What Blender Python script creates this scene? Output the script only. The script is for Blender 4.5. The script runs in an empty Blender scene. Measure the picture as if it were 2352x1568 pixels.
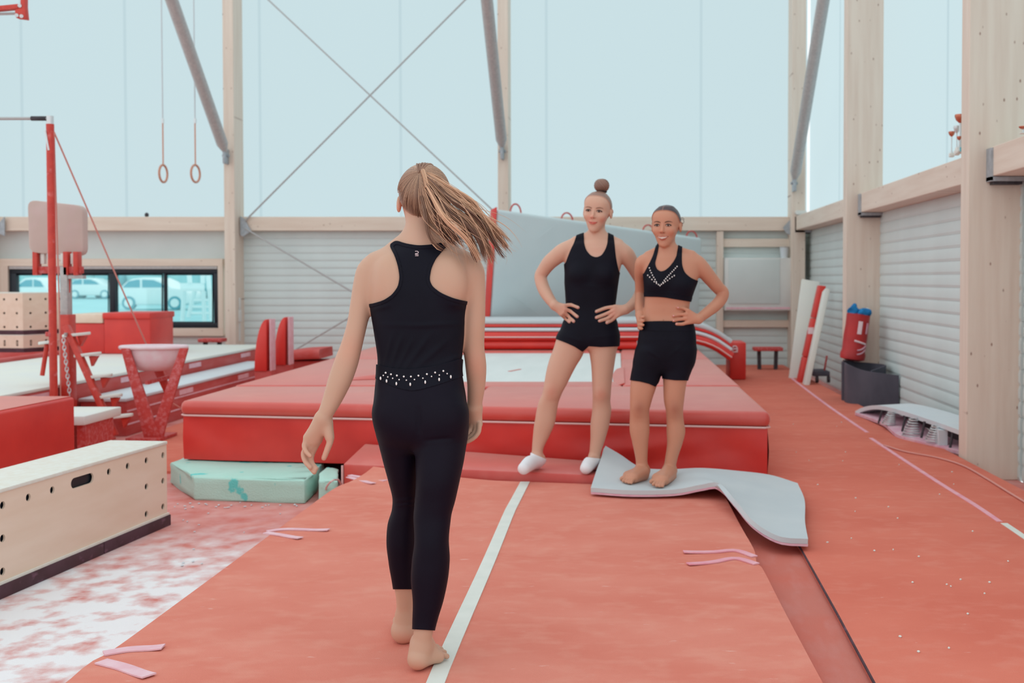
import bpy, bmesh, math, random
import numpy as np
from mathutils import Vector, Matrix

# ------------------------------------------------------------------ camera, world, exposure
SC = bpy.context.scene
F, PX, HOR, PITCH, EYE = 2500.0, 1420.0, 640.0, math.radians(1.5), 1.42   # focal length, principal x, horizon (2352x1568 frame), tilt, eye height
PY = HOR + F*math.tan(PITCH)
cam_d = bpy.data.cameras.new('camera'); cam = bpy.data.objects.new('camera', cam_d)
SC.collection.objects.link(cam); SC.camera = cam
cam.location = (0, 0, EYE); cam.rotation_euler = (math.pi/2-PITCH, 0, 0)
cam_d.sensor_width = 36; cam_d.lens = F*36/2352
cam_d.shift_x = (1176-PX)/2352; cam_d.shift_y = (PY-784)/2352
cam_d.clip_start = .05; cam_d.clip_end = 300
cam_d.dof.use_dof = True; cam_d.dof.focus_distance = 3.55; cam_d.dof.aperture_fstop = 4.2

W = bpy.data.worlds.new('overcast_sky'); SC.world = W; W.use_nodes = True
bg = W.node_tree.nodes['Background']
bg.inputs[0].default_value = (.93, .985, 1.0, 1); bg.inputs[1].default_value = 1.17
SC.view_settings.view_transform = 'Standard'; SC.view_settings.look = 'None'
SC.view_settings.exposure = 0.0; SC.view_settings.gamma = 1.0; SC.view_settings.use_curve_mapping = False
SC.cycles.use_denoising = True
SC.cycles.max_bounces = 6; SC.cycles.diffuse_bounces = 4; SC.cycles.glossy_bounces = 2
SC.cycles.transparent_max_bounces = 6; SC.cycles.caustics_reflective = False; SC.cycles.caustics_refractive = False
RND = random.Random(7)

# ------------------------------------------------------------------ small geometry kit
CP, SP = math.cos(PITCH), math.sin(PITCH)
def at(px, py, Y=None, Z=None, X=None):
    """place of a photo pixel in the hall, given its depth Y, its height Z or its X"""
    r, d = (px-PX)/F, (py-PY)/F
    D = (r, CP - d*SP, -SP - d*CP)
    k = Y/D[1] if Y is not None else (Z-EYE)/D[2] if Z is not None else X/D[0]
    return Vector((D[0]*k, D[1]*k, EYE + D[2]*k))
def project(P):
    y = P[1]*CP - (P[2]-EYE)*SP; u = P[1]*SP + (P[2]-EYE)*CP
    return PX + F*P[0]/y, PY - F*u/y

def srgb(r, g, b):
    f = lambda c: (c/255/12.92) if c/255 <= .04045 else ((c/255+.055)/1.055)**2.4
    return (f(r), f(g), f(b), 1)

class MB:
    """collects shapes into one mesh"""
    def __init__(s): s.v = []; s.f = []
    def add(s, v, f):
        o = len(s.v); s.v += [tuple(p) for p in v]; s.f += [tuple(i+o for i in q) for q in f]; return s
    def hexa(s, p):      # 8 corners: bottom 4 then top 4
        return s.add(p, [(3,2,1,0),(4,5,6,7),(0,1,5,4),(1,2,6,5),(2,3,7,6),(3,0,4,7)])
    def box(s, x0, x1, y0, y1, z0, z1):
        return s.hexa([(x0,y0,z0),(x1,y0,z0),(x1,y1,z0),(x0,y1,z0),(x0,y0,z1),(x1,y0,z1),(x1,y1,z1),(x0,y1,z1)])
    def bar(s, a, b, w, h, up=(0,0,1)):    # rectangular bar from a to b
        a, b = Vector(a), Vector(b); d = (b-a).normalized(); sd = d.cross(Vector(up))
        if sd.length < 1e-4: sd = d.cross(Vector((0,1,0)))
        sd.normalize(); u = sd.cross(d); sd *= w/2; u *= h/2
        return s.hexa([a-sd-u, a+sd-u, b+sd-u, b-sd-u, a-sd+u, a+sd+u, b+sd+u, b-sd+u])
    def tube(s, path, r, n=10, caps=True, closed=False):
        P = [Vector(p) for p in path]; m = len(P)
        R = r if isinstance(r, (list, tuple)) else [r]*m
        rings = []; nrm = None
        for i, p in enumerate(P):
            if closed: t = P[(i+1)%m]-P[i-1]
            else: t = P[min(i+1, m-1)]-P[max(i-1, 0)]
            t.normalize()
            if nrm is None:
                nrm = t.cross(Vector((0,0,1)))
                if nrm.length < .1: nrm = t.cross(Vector((1,0,0)))
            nrm = (nrm - t*nrm.dot(t)).normalized(); b = t.cross(nrm)
            rings.append([p + (nrm*math.cos(2*math.pi*k/n) + b*math.sin(2*math.pi*k/n))*R[i] for k in range(n)])
        v = [q for rg in rings for q in rg]; f = []
        for i in range(m if closed else m-1):
            j = (i+1) % m
            for k in range(n):
                f.append((i*n+k, i*n+(k+1)%n, j*n+(k+1)%n, j*n+k))
        if caps and not closed: f += [tuple(range(n-1, -1, -1)), tuple((m-1)*n+k for k in range(n))]
        return s.add(v, f)
    def prism(s, poly, vec):    # planar polygon pushed along vec
        n = len(poly); vec = Vector(vec); a = [Vector(p) for p in poly]; b = [p+vec for p in a]
        return s.add(a+b, [tuple(range(n-1,-1,-1)), tuple(range(n, 2*n))] + [(i, (i+1)%n, n+(i+1)%n, n+i) for i in range(n)])
    def lathe(s, prof, c=(0,0,0), n=20, M=None, sx=1, sy=1):
        v = []; c = Vector(c)
        for r, z in prof:
            for k in range(n):
                p = Vector((r*math.cos(2*math.pi*k/n)*sx, r*math.sin(2*math.pi*k/n)*sy, z))
                v.append((M @ p if M else p) + c)
        f = [(i*n+k, i*n+(k+1)%n, (i+1)*n+(k+1)%n, (i+1)*n+k) for i in range(len(prof)-1) for k in range(n)]
        f += [tuple(range(n-1,-1,-1)), tuple((len(prof)-1)*n+k for k in range(n))]
        return s.add(v, f)
    def ellipsoid(s, c, r, n=16, m=10, M=None):
        prof = [(max(math.sin(math.pi*i/m), .001), -math.cos(math.pi*i/m)) for i in range(m+1)]
        c = Vector(c); v = []
        for pr, pz in prof:
            for k in range(n):
                p = Vector((pr*math.cos(2*math.pi*k/n)*r[0], pr*math.sin(2*math.pi*k/n)*r[1], pz*r[2]))
                v.append((M @ p if M else p) + c)
        f = [(i*n+k, i*n+(k+1)%n, (i+1)*n+(k+1)%n, (i+1)*n+k) for i in range(m) for k in range(n)]
        return s.add(v, f)
    def sheet(s, top, th):   # grid of points top[i][j], given thickness downwards along the normals
        nu, nv = len(top), len(top[0]); A = np.array([[tuple(p) for p in row] for row in top], float)
        du = np.gradient(A, axis=0); dv = np.gradient(A, axis=1); nn = np.cross(du, dv)
        nn /= np.linalg.norm(nn, axis=2, keepdims=True) + 1e-9
        if nn[..., 2].mean() < 0: nn = -nn
        B = A - nn*th
        v = A.reshape(-1,3).tolist() + B.reshape(-1,3).tolist(); o = nu*nv; f = []
        for i in range(nu-1):
            for j in range(nv-1):
                a, b, c, d = i*nv+j, i*nv+j+1, (i+1)*nv+j+1, (i+1)*nv+j
                f += [(a, d, c, b), (o+a, o+b, o+c, o+d)]
        ed = [(i*nv, (i+1)*nv) for i in range(nu-1)] + [((nu-1)*nv+j, (nu-1)*nv+j+1) for j in range(nv-1)] \
           + [((i+1)*nv+nv-1, i*nv+nv-1) for i in range(nu-1)] + [(j+1, j) for j in range(nv-1)]
        f += [(a, b, o+b, o+a) for a, b in ed]
        return s.add(v, f)

def catmull(P, n):
    """n points on a smooth curve through P"""
    P = np.array([tuple(p) for p in P], float); m = len(P)
    if m == 2: return [P[0]+(P[1]-P[0])*t for t in np.linspace(0,1,n)]
    L = np.r_[0, np.cumsum(np.linalg.norm(np.diff(P,axis=0),axis=1))]; out = []
    for t in np.linspace(0, L[-1], n):
        i = min(max(np.searchsorted(L, t)-1, 0), m-2); k = (t-L[i])/max(L[i+1]-L[i],1e-9)
        p0 = P[i-1] if i else 2*P[0]-P[1]; p3 = P[i+2] if i+2 < m else 2*P[-1]-P[-2]; p1, p2 = P[i], P[i+1]
        out.append(.5*((2*p1)+(p2-p0)*k+(2*p0-5*p1+4*p2-p3)*k*k+(-p0+3*p1-3*p2+p3)*k**3))
    return out

COL = SC.collection
def tag(o, label=None, cat=None, group=None, kind=None):
    if label: o['label'] = label
    if cat: o['category'] = cat
    if group: o['group'] = group
    if kind: o['kind'] = kind
    return o
def thing(name, loc, label, cat, group=None):
    o = bpy.data.objects.new(name, None); COL.objects.link(o); o.location = loc; o.empty_display_size = .1
    return tag(o, label, cat, group)
def wloc(o):
    p = Vector(o.location)
    return p + wloc(o.parent) if o.parent else p
def obj(name, mb, mat, parent=None, bevel=0, seg=2, smooth=True, angle=40, mats=None):
    """one mesh object out of world-space shapes, its origin at its own base centre"""
    v = np.array(mb.v, float); lo, hi = v.min(0), v.max(0)
    c = np.array([(lo[0]+hi[0])/2, (lo[1]+hi[1])/2, lo[2]])
    me = bpy.data.meshes.new(name); me.from_pydata((v-c).tolist(), [], mb.f)
    if bevel:
        bm = bmesh.new(); bm.from_mesh(me); bmesh.ops.recalc_face_normals(bm, faces=bm.faces)
        ed = [e for e in bm.edges if len(e.link_faces) == 2 and e.calc_face_angle(0) > .6]
        bmesh.ops.bevel(bm, geom=ed, offset=bevel, segments=seg, profile=.5, affect='EDGES', clamp_overlap=True)
        bm.to_mesh(me); bm.free()
    if smooth:
        me.polygons.foreach_set('use_smooth', [True]*len(me.polygons)); me.set_sharp_from_angle(angle=math.radians(angle))
    me.validate()
    for m in (mats or [mat]): me.materials.append(m)
    o = bpy.data.objects.new(name, me); COL.objects.link(o)
    o.location = c
    if parent: o.parent = parent; o.location = Vector(c) - wloc(parent)
    return o
def dup(o, parent=None, delta=(0,0,0)):
    c = o.copy(); COL.objects.link(c); c.location = Vector(o.location) + Vector(delta)
    if parent: c.parent = parent
    return c
def curve_plate(outer, holes, th):
    """flat plate in local xy with holes, thickness th: (verts, faces)"""
    cu = bpy.data.curves.new('plate', 'CURVE'); cu.dimensions = '2D'; cu.fill_mode = 'BOTH'; cu.extrude = th/2
    for poly in [outer]+holes:
        sp = cu.splines.new('POLY'); sp.points.add(len(poly)-1); sp.use_cyclic_u = True
        for i, (x, y) in enumerate(poly): sp.points[i].co = (x, y, 0, 1)
    o = bpy.data.objects.new('plate', cu); COL.objects.link(o)
    me = bpy.data.meshes.new_from_object(o.evaluated_get(bpy.context.evaluated_depsgraph_get()))
    v = [tuple(p.co) for p in me.vertices]; f = [tuple(p.vertices) for p in me.polygons]
    bpy.data.objects.remove(o); bpy.data.curves.remove(cu); bpy.data.meshes.remove(me)
    return v, f
def circle(cx, cy, r, n=16, sx=1): return [(cx+r*sx*math.cos(2*math.pi*k/n), cy+r*math.sin(2*math.pi*k/n)) for k in range(n)]

# ------------------------------------------------------------------ materials
def mat(name, c1, c2=None, scale=6, rough=.6, bump=0, bscale=40, stretch=(1,1,1), detail=4, lo=.35, hi=.65, spec=.4, metal=0, coat=0, sheen=0, sss=0, dist=0):
    m = bpy.data.materials.new(name); m.use_nodes = True; nt = m.node_tree; N, L = nt.nodes, nt.links
    b = N['Principled BSDF']
    b.inputs['Base Color'].default_value = c1; b.inputs['Roughness'].default_value = rough
    b.inputs['Specular IOR Level'].default_value = spec; b.inputs['Metallic'].default_value = metal
    b.inputs['Coat Weight'].default_value = coat
    if sheen: b.inputs['Sheen Weight'].default_value = sheen; b.inputs['Sheen Roughness'].default_value = .5; b.inputs['Sheen Tint'].default_value = (1,.88,.78,1)
    if sss:
        b.inputs['Subsurface Weight'].default_value = sss; b.inputs['Subsurface Radius'].default_value = (.02, .008, .004); b.inputs['Subsurface Scale'].default_value = .6
    tc = N.new('ShaderNodeTexCoord'); mp = N.new('ShaderNodeMapping'); mp.inputs['Scale'].default_value = stretch
    L.new(tc.outputs['Object'], mp.inputs['Vector'])
    if c2:
        n = N.new('ShaderNodeTexNoise'); n.inputs['Scale'].default_value = scale; n.inputs['Detail'].default_value = detail; n.inputs['Distortion'].default_value = dist
        r = N.new('ShaderNodeValToRGB'); r.color_ramp.elements[0].position = lo; r.color_ramp.elements[1].position = hi
        r.color_ramp.elements[0].color = c1; r.color_ramp.elements[1].color = c2
        L.new(mp.outputs[0], n.inputs['Vector']); L.new(n.outputs['Fac'], r.inputs[0]); L.new(r.outputs[0], b.inputs['Base Color'])
    if bump:
        n2 = N.new('ShaderNodeTexNoise'); n2.inputs['Scale'].default_value = bscale; n2.inputs['Detail'].default_value = 3
        bp = N.new('ShaderNodeBump'); bp.inputs['Strength'].default_value = bump; bp.inputs['Distance'].default_value = .02
        L.new(mp.outputs[0], n2.inputs['Vector']); L.new(n2.outputs['Fac'], bp.inputs['Height']); L.new(bp.outputs[0], b.inputs['Normal'])
    return m
def layer(m, col, scale, lo, hi, stretch=(1,1,1), detail=3, amount=1.0, kind='noise', coord='Object'):
    """a second pattern mixed over the material's colour (stain, dust, knots)"""
    nt = m.node_tree; N, L = nt.nodes, nt.links; b = N['Principled BSDF']
    tc = N.new('ShaderNodeTexCoord'); mp = N.new('ShaderNodeMapping'); mp.inputs['Scale'].default_value = stretch
    L.new(tc.outputs[coord], mp.inputs['Vector'])
    if kind == 'noise':
        n = N.new('ShaderNodeTexNoise'); n.inputs['Detail'].default_value = detail; out = n.outputs['Fac']
    else:
        n = N.new('ShaderNodeTexVoronoi'); out = n.outputs['Distance']
    n.inputs['Scale'].default_value = scale; L.new(mp.outputs[0], n.inputs['Vector'])
    mr = N.new('ShaderNodeMapRange'); mr.inputs['From Min'].default_value = lo; mr.inputs['From Max'].default_value = hi
    mr.inputs['To Min'].default_value = 0; mr.inputs['To Max'].default_value = amount; L.new(out, mr.inputs['Value'])
    mx = N.new('ShaderNodeMix'); mx.data_type = 'RGBA'; mx.inputs[7].default_value = col
    src = b.inputs['Base Color']
    if src.is_linked: L.new(src.links[0].from_socket, mx.inputs[6])
    else: mx.inputs[6].default_value = src.default_value
    L.new(mr.outputs[0], mx.inputs[0]); L.new(mx.outputs[2], src)
    return mx, mr
def emis(name, col, strength):
    m = bpy.data.materials.new(name); m.use_nodes = True; b = m.node_tree.nodes['Principled BSDF']
    b.inputs['Base Color'].default_value = (.01,.01,.01,1); b.inputs['Roughness'].default_value = .5; b.inputs['Specular IOR Level'].default_value = .1
    b.inputs['Emission Color'].default_value = col; b.inputs['Emission Strength'].default_value = strength
    return m

M = {}
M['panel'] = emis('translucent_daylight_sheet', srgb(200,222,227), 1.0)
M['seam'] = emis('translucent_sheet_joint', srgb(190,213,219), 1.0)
def wood(name, c1, c2, knot, stretch):
    m = mat(name, srgb(*c1), srgb(*c2), scale=3.2, rough=.65, stretch=stretch, detail=5, lo=.3, hi=.7, bump=.05, bscale=20)
    layer(m, srgb(*knot), 9.0, .125, .045, kind='voronoi', stretch=(1.5,.04,.85) if stretch[2] < 1 else (.8,.04,1.3) if stretch[0] < 1 else (.04,.8,1.3), amount=.85)
    return m
M['pine_v'] = wood('pine_upright', (226,214,200), (216,199,184), (140,104,90), (5,5,.35))
M['pine_x'] = wood('pine_crosswise', (228,215,200), (217,199,183), (156,120,104), (.35,5,5))
M['pine_y'] = wood('pine_lengthwise', (226,214,200), (216,199,184), (156,120,104), (5,.35,5))
M['clad'] = mat('white_metal_cladding', srgb(212,225,224), srgb(206,218,217), scale=2, rough=.5, spec=.4)
M['flatwall'] = mat('pale_grey_wall_sheet', srgb(208,216,214), srgb(202,211,209), scale=2, rough=.6)
M['steel'] = mat('galvanised_steel', srgb(188,186,184), srgb(174,174,174), scale=30, rough=.5, metal=.1, spec=.5)
M['bracket'] = mat('grey_bracket_steel', srgb(176,184,190), srgb(156,164,170), scale=25, rough=.5, metal=.2)
M['darksteel'] = mat('dark_steel', srgb(70,66,72), srgb(50,48,54), scale=25, rough=.6)
M['black'] = mat('black_window_frame', srgb(24,32,42), rough=.4)
M['red_steel'] = mat('red_painted_steel', srgb(206,66,52), srgb(194,56,46), scale=20, rough=.4, spec=.5)
layer(M['red_steel'], srgb(225,150,150), 14, .62, .75, amount=.5)
M['red_chalky'] = mat('chalk_dusted_red_steel', srgb(196,72,66), srgb(190,60,56), scale=20, rough=.6)
layer(M['red_chalky'], srgb(226,176,182), 34, .45, .85, amount=.5)
M['vinyl'] = mat('red_vinyl', srgb(220,60,51), srgb(206,51,46), scale=3, rough=.4, spec=.5, bump=.12, bscale=5)
M['vinyl_top'] = mat('red_vinyl_with_glare', srgb(209,74,63), srgb(201,64,55), scale=2.5, rough=.42, spec=.75, sheen=.36, bump=.10, bscale=4)  # grazing glare on the pads put into paler tone and sheen
layer(M['vinyl_top'], srgb(222,132,120), 4, .55, .8, amount=.3)
M['piping'] = mat('pale_piping', srgb(228,190,186), rough=.6)
M['carpet'] = mat('red_carpet', srgb(221,126,107), srgb(214,116,98), scale=2.2, rough=.95, spec=.1, bump=.25, bscale=350, stretch=(.6,1.2,1))
layer(M['carpet'], srgb(224,142,124), 9, .5, .8, stretch=(1,1.6,1), amount=.6)
layer(M['carpet'], srgb(232,190,180), 40, .73, .80, stretch=(.5,1.5,1), amount=.7)
M['runway'] = mat('red_runway_carpet', srgb(224,140,123), srgb(218,128,111), scale=2.5, rough=.95, spec=.1, bump=.25, bscale=350, stretch=(.7,1.3,1))
layer(M['runway'], srgb(228,158,140), 8, .48, .8, stretch=(1,1.6,1), amount=.6)
layer(M['runway'], srgb(235,200,190), 30, .70, .80, stretch=(.4,1.6,1), amount=.6)
M['strip'] = mat('dusty_red_carpet', srgb(208,116,102), srgb(204,124,112), scale=3, rough=.95, spec=.1, bump=.25, bscale=300)
layer(M['strip'], srgb(212,150,144), 5, .5, .85, stretch=(3,1,1), amount=.45)
M['white'] = mat('white_foam', srgb(200,207,210), srgb(194,202,206), scale=3, rough=.85, spec=.2)
M['pinkedge'] = mat('pink_dusty_edge', srgb(214,160,178), srgb(224,190,200), scale=14, rough=.9)
M['whiteline'] = mat('white_lane_tape', srgb(222,224,217), srgb(214,217,210), scale=8, rough=.8)
M['velcro'] = mat('pink_dusty_strap', srgb(226,176,186), srgb(232,196,204), scale=14, rough=.95)
M['tape'] = mat('pink_floor_tape', srgb(228,152,168), srgb(232,178,188), scale=9, rough=.8)
M['greymat'] = mat('grey_crash_mat_vinyl', srgb(204,219,221), srgb(198,214,217), scale=1.5, rough=.5, bump=.15, bscale=2.5, spec=.4)
M['ply'] = mat('birch_plywood', srgb(234,214,195), srgb(228,205,184), scale=3, rough=.5, stretch=(4,.6,4), detail=5, spec=.4)
M['ply_pale'] = mat('pale_birch', srgb(228,229,221), srgb(224,220,208), scale=30, rough=.6)  # whiter birch for top panels and the bottom edge
M['rubber'] = mat('dusty_brown_rubber', srgb(72,46,52), srgb(84,56,66), scale=8, rough=.8)
layer(M['rubber'], srgb(130,90,110), 16, .6, .75, stretch=(1,1,2), amount=.6)
M['foam'] = mat('pale_green_foam', srgb(188,228,216), srgb(180,222,209), scale=4, rough=.95, spec=.1, bump=.3, bscale=120)
layer(M['foam'], srgb(90,208,204), 7, .64, .68, amount=.85)
M['greyrubber'] = mat('dark_grey_rubber_sheet', srgb(86,86,98), srgb(72,72,84), scale=5, rough=.7, stretch=(1,1,.5))
M['beige'] = mat('chalky_beige_pad', srgb(206,188,180), srgb(198,178,170), scale=3, rough=.8)
layer(M['beige'], srgb(214,186,190), 5, .5, .8, amount=.5)
M['offwhite'] = mat('off_white_top', srgb(226,229,220), srgb(222,226,222), scale=2, rough=.7)
M['bluewhite'] = mat('bluish_white_top', srgb(206,216,222), srgb(212,220,224), scale=3, rough=.6)
M['chalk'] = mat('chalk_powder_bowl', srgb(232,220,224), srgb(230,205,212), scale=12, rough=.9)
M['redtrack'] = mat('chalky_red_side', srgb(190,72,66), srgb(198,100,98), scale=5, rough=.8, stretch=(1,.4,2))
M['cabinet'] = mat('pale_grey_enamel', srgb(220,222,218), srgb(214,215,212), scale=3, rough=.5)
M['cable'] = mat('steel_cable', srgb(176,178,178), rough=.5, metal=.2)
M['pinkcable'] = mat('pink_sheathed_cable', srgb(214,150,140), rough=.6)
M['ringwood'] = mat('ring_wood', srgb(198,140,116), rough=.6)
M['blue'] = mat('bright_blue_cloth', srgb(20,130,190), srgb(10,105,165), scale=10, rough=.8)
M['redbag'] = mat('red_bag_vinyl', srgb(186,42,42), srgb(165,36,40), scale=4, rough=.4, bump=.3, bscale=8)
M['print'] = mat('white_print', srgb(236,214,218), rough=.7)
M['gold'] = mat('copper_trophy_metal', srgb(200,120,96), rough=.3, metal=.6)
M['silver'] = mat('silver_trophy_metal', srgb(214,220,222), rough=.3, metal=.4)
M['teal'] = mat('teal_plate', srgb(20,170,190), rough=.5)
M['trampbed'] = mat('white_trampoline_bed', srgb(220,226,224), srgb(214,221,219), scale=5, rough=.7, bump=.1, bscale=90, stretch=(1,.2,1))
M['outgrass'] = mat('blown_out_ground', srgb(178,222,226), srgb(160,208,214), scale=.4, rough=.9)  # outdoor materials: overexposure painted in as bright pale cyan
M['outhedge'] = mat('blown_out_hedge', srgb(148,206,214), srgb(176,222,222), scale=.5, rough=.9)
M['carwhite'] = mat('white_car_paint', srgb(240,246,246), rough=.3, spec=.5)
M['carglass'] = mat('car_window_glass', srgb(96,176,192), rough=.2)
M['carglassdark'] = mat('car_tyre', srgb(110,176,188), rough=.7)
def glassmat():
    m = bpy.data.materials.new('window_glass'); m.use_nodes = True; N, L = m.node_tree.nodes, m.node_tree.links
    N.remove(N['Principled BSDF']); o = N['Material Output']
    t = N.new('ShaderNodeBsdfTransparent'); t.inputs[0].default_value = (.86, 1.0, 1.0, 1)
    g = N.new('ShaderNodeBsdfGlossy'); g.inputs['Roughness'].default_value = .03
    x = N.new('ShaderNodeMixShader'); x.inputs[0].default_value = .06
    L.new(t.outputs[0], x.inputs[1]); L.new(g.outputs[0], x.inputs[2]); L.new(x.outputs[0], o.inputs[0]); return m
M['glass'] = glassmat()
# chalk-covered carpet: chalk lies thickest in one patch beside the runway's left edge
def chalkfloor():
    m = mat('chalk_covered_carpet', srgb(208,114,104), srgb(218,146,138), scale=6, rough=.95, spec=.1, bump=.2, bscale=250, stretch=(1,.8,1))
    mx, mr = layer(m, srgb(238,236,238), 9.0, .28, .74, stretch=(.9,.85,1), detail=14)
    nt = m.node_tree; N, L = nt.nodes, nt.links
    tc = N.new('ShaderNodeTexCoord'); gr = N.new('ShaderNodeMapping'); sep = N.new('ShaderNodeSeparateXYZ')
    L.new(tc.outputs['Object'], sep.inputs[0])
    r = N.new('ShaderNodeMapRange'); r.inputs['From Min'].default_value = 2.0; r.inputs['From Max'].default_value = 0.2
    r.inputs['To Min'].default_value = .18; r.inputs['To Max'].default_value = 2.1
    geo = N.new('ShaderNodeNewGeometry'); sp2 = N.new('ShaderNodeSeparateXYZ'); L.new(geo.outputs['Position'], sp2.inputs[0])
    # distance from the patch centre on the floor
    v = N.new('ShaderNodeVectorMath'); v.operation = 'DISTANCE'; v.inputs[1].default_value = (-2.3, 4.35, 0); L.new(geo.outputs['Position'], v.inputs[0])
    L.new(v.outputs['Value'], r.inputs['Value'])
    mu = N.new('ShaderNodeMath'); mu.operation = 'MULTIPLY'; mu.use_clamp = True
    L.new(mr.outputs[0], mu.inputs[0]); L.new(r.outputs[0], mu.inputs[1]); L.new(mu.outputs[0], mx.inputs[0])
    return m
M['chalkfloor'] = chalkfloor()

# ------------------------------------------------------------------ the hall: floors and walls
YB, XR = 16.25, 2.82                 # faces of back wall and right wall
ZBEAM0, ZBEAM1, ZTOP = 2.13, 2.335, 8.0
RZ = .155                            # right carpet level
MZ = .20                             # runway level
tag(obj('floor', MB().box(-11, 2.82, .3, YB, -.1, 0), M['chalkfloor'], smooth=False), kind='structure')
cr = [at(2052,1640,Z=RZ), at(2010,1568,Z=RZ), at(1925,1410,Z=RZ), at(1840,1258,Z=RZ)]
cr = [(p.x, p.y) for p in cr]; cr = [(cr[0][0]+.03, .5)] + cr + [(.85, 9.0), (.85, 16.0)]
poly = [(x, y, 0) for x, y in cr] + [(2.43, 16.0, 0), (2.43, .5, 0)]
tag(obj('floor_right', MB().prism(poly, (0,0,RZ)), M['carpet'], bevel=.006), kind='structure')
obj('edge_binding', MB().tube([(x, y, RZ-.006) for x, y in cr], .0055, 6), M['rubber'], bpy.data.objects['floor_right'])
tag(obj('floor_strip', MB().box(.3, 1.02, .5, 7.4, 0, RZ-.022), M['strip'], smooth=False), kind='structure')
tag(obj('floor_left', MB().prism([(-4.25,7.9,0),(-3.1,7.9,0),(-3.1,16,0),(-4.25,16,0)], (0,0,.02)), M['carpet'], smooth=False), kind='structure')

def wallroot(name, loc):
    e = bpy.data.objects.new(name, None); COL.objects.link(e); e.location = loc; e.empty_display_size = .2
    return tag(e, kind='structure')
WB = wallroot('wall_back', (-3.5, YB, 0)); WR = wallroot('wall_right', (XR, 9, 0))
YP = YB-.37
XA = at(516, 640, Y=YP).x; XM = at(1144, 640, Y=YP).x; XC = at(1818, 640, Y=YP).x
PITCHB = .1121; NB = 19
def boards_back(x0, x1, z0=0, z1=ZBEAM0):
    n = int(round((z1-z0)/PITCHB)); first = None
    for i in range(n):
        z = z0 + i*PITCHB
        if first is None:
            pr = [(0,0),(-.002,.010),(-.0065,.022),(-.0065,.084),(-.002,.098),(0,.1105),(.03,.1105),(.03,0)]
            first = obj('cladding_board', MB().prism([(x0, YB+a, z+b) for a, b in pr], (x1-x0,0,0)), M['clad'], WB, angle=20)
        else: dup(first, WB, (0,0,i*PITCHB))
def boards_right(y0, y1):
    first = None
    for i in range(NB):
        if first is None:
            pr = [(0,0),(-.002,.010),(-.0065,.022),(-.0065,.084),(-.002,.098),(0,.1105),(.03,.1105),(.03,0)]
            first = obj('cladding_board', MB().prism([(XR+a, y0, b) for a, b in pr], (0,y1-y0,0)), M['clad'], WR, angle=20)
        else: dup(first, WR, (0,0,i*PITCHB))
obj('backing', MB().box(-11, XR+.1, YB+.031, YB+.06, 0, .45), M['flatwall'], WB, smooth=False)
obj('backing', MB().box(XA, XR+.1, YB+.032, YB+.062, .45, ZBEAM1-.05), M['clad'], WB, smooth=False)
obj('backing', MB().box(XR+.031, XR+.06, 2.6, YB+.1, 0, ZBEAM1-.05), M['clad'], WR, smooth=False)
boards_back(-5.70, -1.62); boards_back(-1.62, XR)
boards_right(12.05, YB); boards_right(7.6, 11.9); boards_right(2.6, 7.55)

# pillars on the back wall (px edges of their near faces) and their beams
def pillar_back(x0, x1, lab):
    return tag(obj('pillar', MB().box(x0, x1, YP, YB+.05, 0, ZTOP), M['pine_v'], WB, bevel=.008, smooth=False), lab)
pillar_back(XA, XA+.155, 'pale pine pillar right of the window')
pillar_back(XM, XM+.155, 'pale pine pillar behind the grey crash mat')
pillar_back(-9.42, -9.25, 'pale pine pillar at the left edge')
pillar_back(XC, XC+.20, 'pale pine corner pillar')
for x0, x1 in ((-11,-9.42), (-9.25,XA), (XA+.155,XM), (XM+.155,XC)):
    obj('beam', MB().box(x0, x1, YB-.16, YB+.03, ZBEAM0, ZBEAM1), M['pine_x'], WB, bevel=.006, smooth=False)
# translucent sheets above the beam
def sheets_back(x0, x1, cuts):
    xs = [x0]+cuts+[x1]
    for a, b in zip(xs, xs[1:]):
        obj('panel', MB().box(a+.008, b-.008, YB+.02, YB+.06, ZBEAM1-.02, ZTOP), M['panel'], WB, smooth=False)
    for c in cuts: obj('panel_joint', MB().box(c-.02, c+.02, YB+.012, YB+.05, ZBEAM1, ZTOP), M['seam'], WB, smooth=False)
X_ = lambda px: at(px, 300, Y=YB).x
sheets_back(-11, XA+.1, [-9.3, X_(50), X_(288)]); sheets_back(XA+.1, XM+.1, [X_(597), X_(920)]); sheets_back(XM+.1, XR, [X_(1255), X_(1610), 2.55])
# flat sheet above the window, timber round it
obj('wall_sheet', MB().box(-9.42, XA, YB, YB+.03, 1.60, ZBEAM0), M['flatwall'], WB, smooth=False)
boards_back(-9.42, XA, 0, .56)
obj('wall_sheet', MB().box(-11.5, -9.25, YB+.004, YB+.034, 0, ZBEAM0+.05), M['flatwall'], WB, smooth=False)
wz = lambda py: at(300, py, Y=YB-.05).z
wx = lambda px: at(px, 640, Y=YB-.05).x
zt, zb = wz(611), wz(753); xl, xr2 = wx(22), wx(503)
obj('timber_head', MB().box(wx(-20), wx(514), YB-.10, YB+.03, zt, wz(594)), M['pine_x'], WB, bevel=.004, smooth=False)
obj('timber_sill', MB().box(wx(-20), wx(514), YB-.10, YB+.03, wz(771), zb), M['pine_x'], WB, bevel=.004, smooth=False)
obj('timber_jamb', MB().box(xr2, wx(514), YB-.10, YB+.03, zb, zt), M['pine_v'], WB, smooth=False)
obj('timber_jamb', MB().box(wx(3), xl, YB-.10, YB+.03, zb, zt), M['pine_v'], WB, smooth=False)
obj('wall_sheet', MB().box(-9.42, wx(3), YB, YB+.03, zb-.05, zt+.05), M['flatwall'], WB, smooth=False)
obj('wall_sheet', MB().box(-9.42, XA, YB+.002, YB+.03, .5, zb-.1), M['flatwall'], WB, smooth=False)
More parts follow.
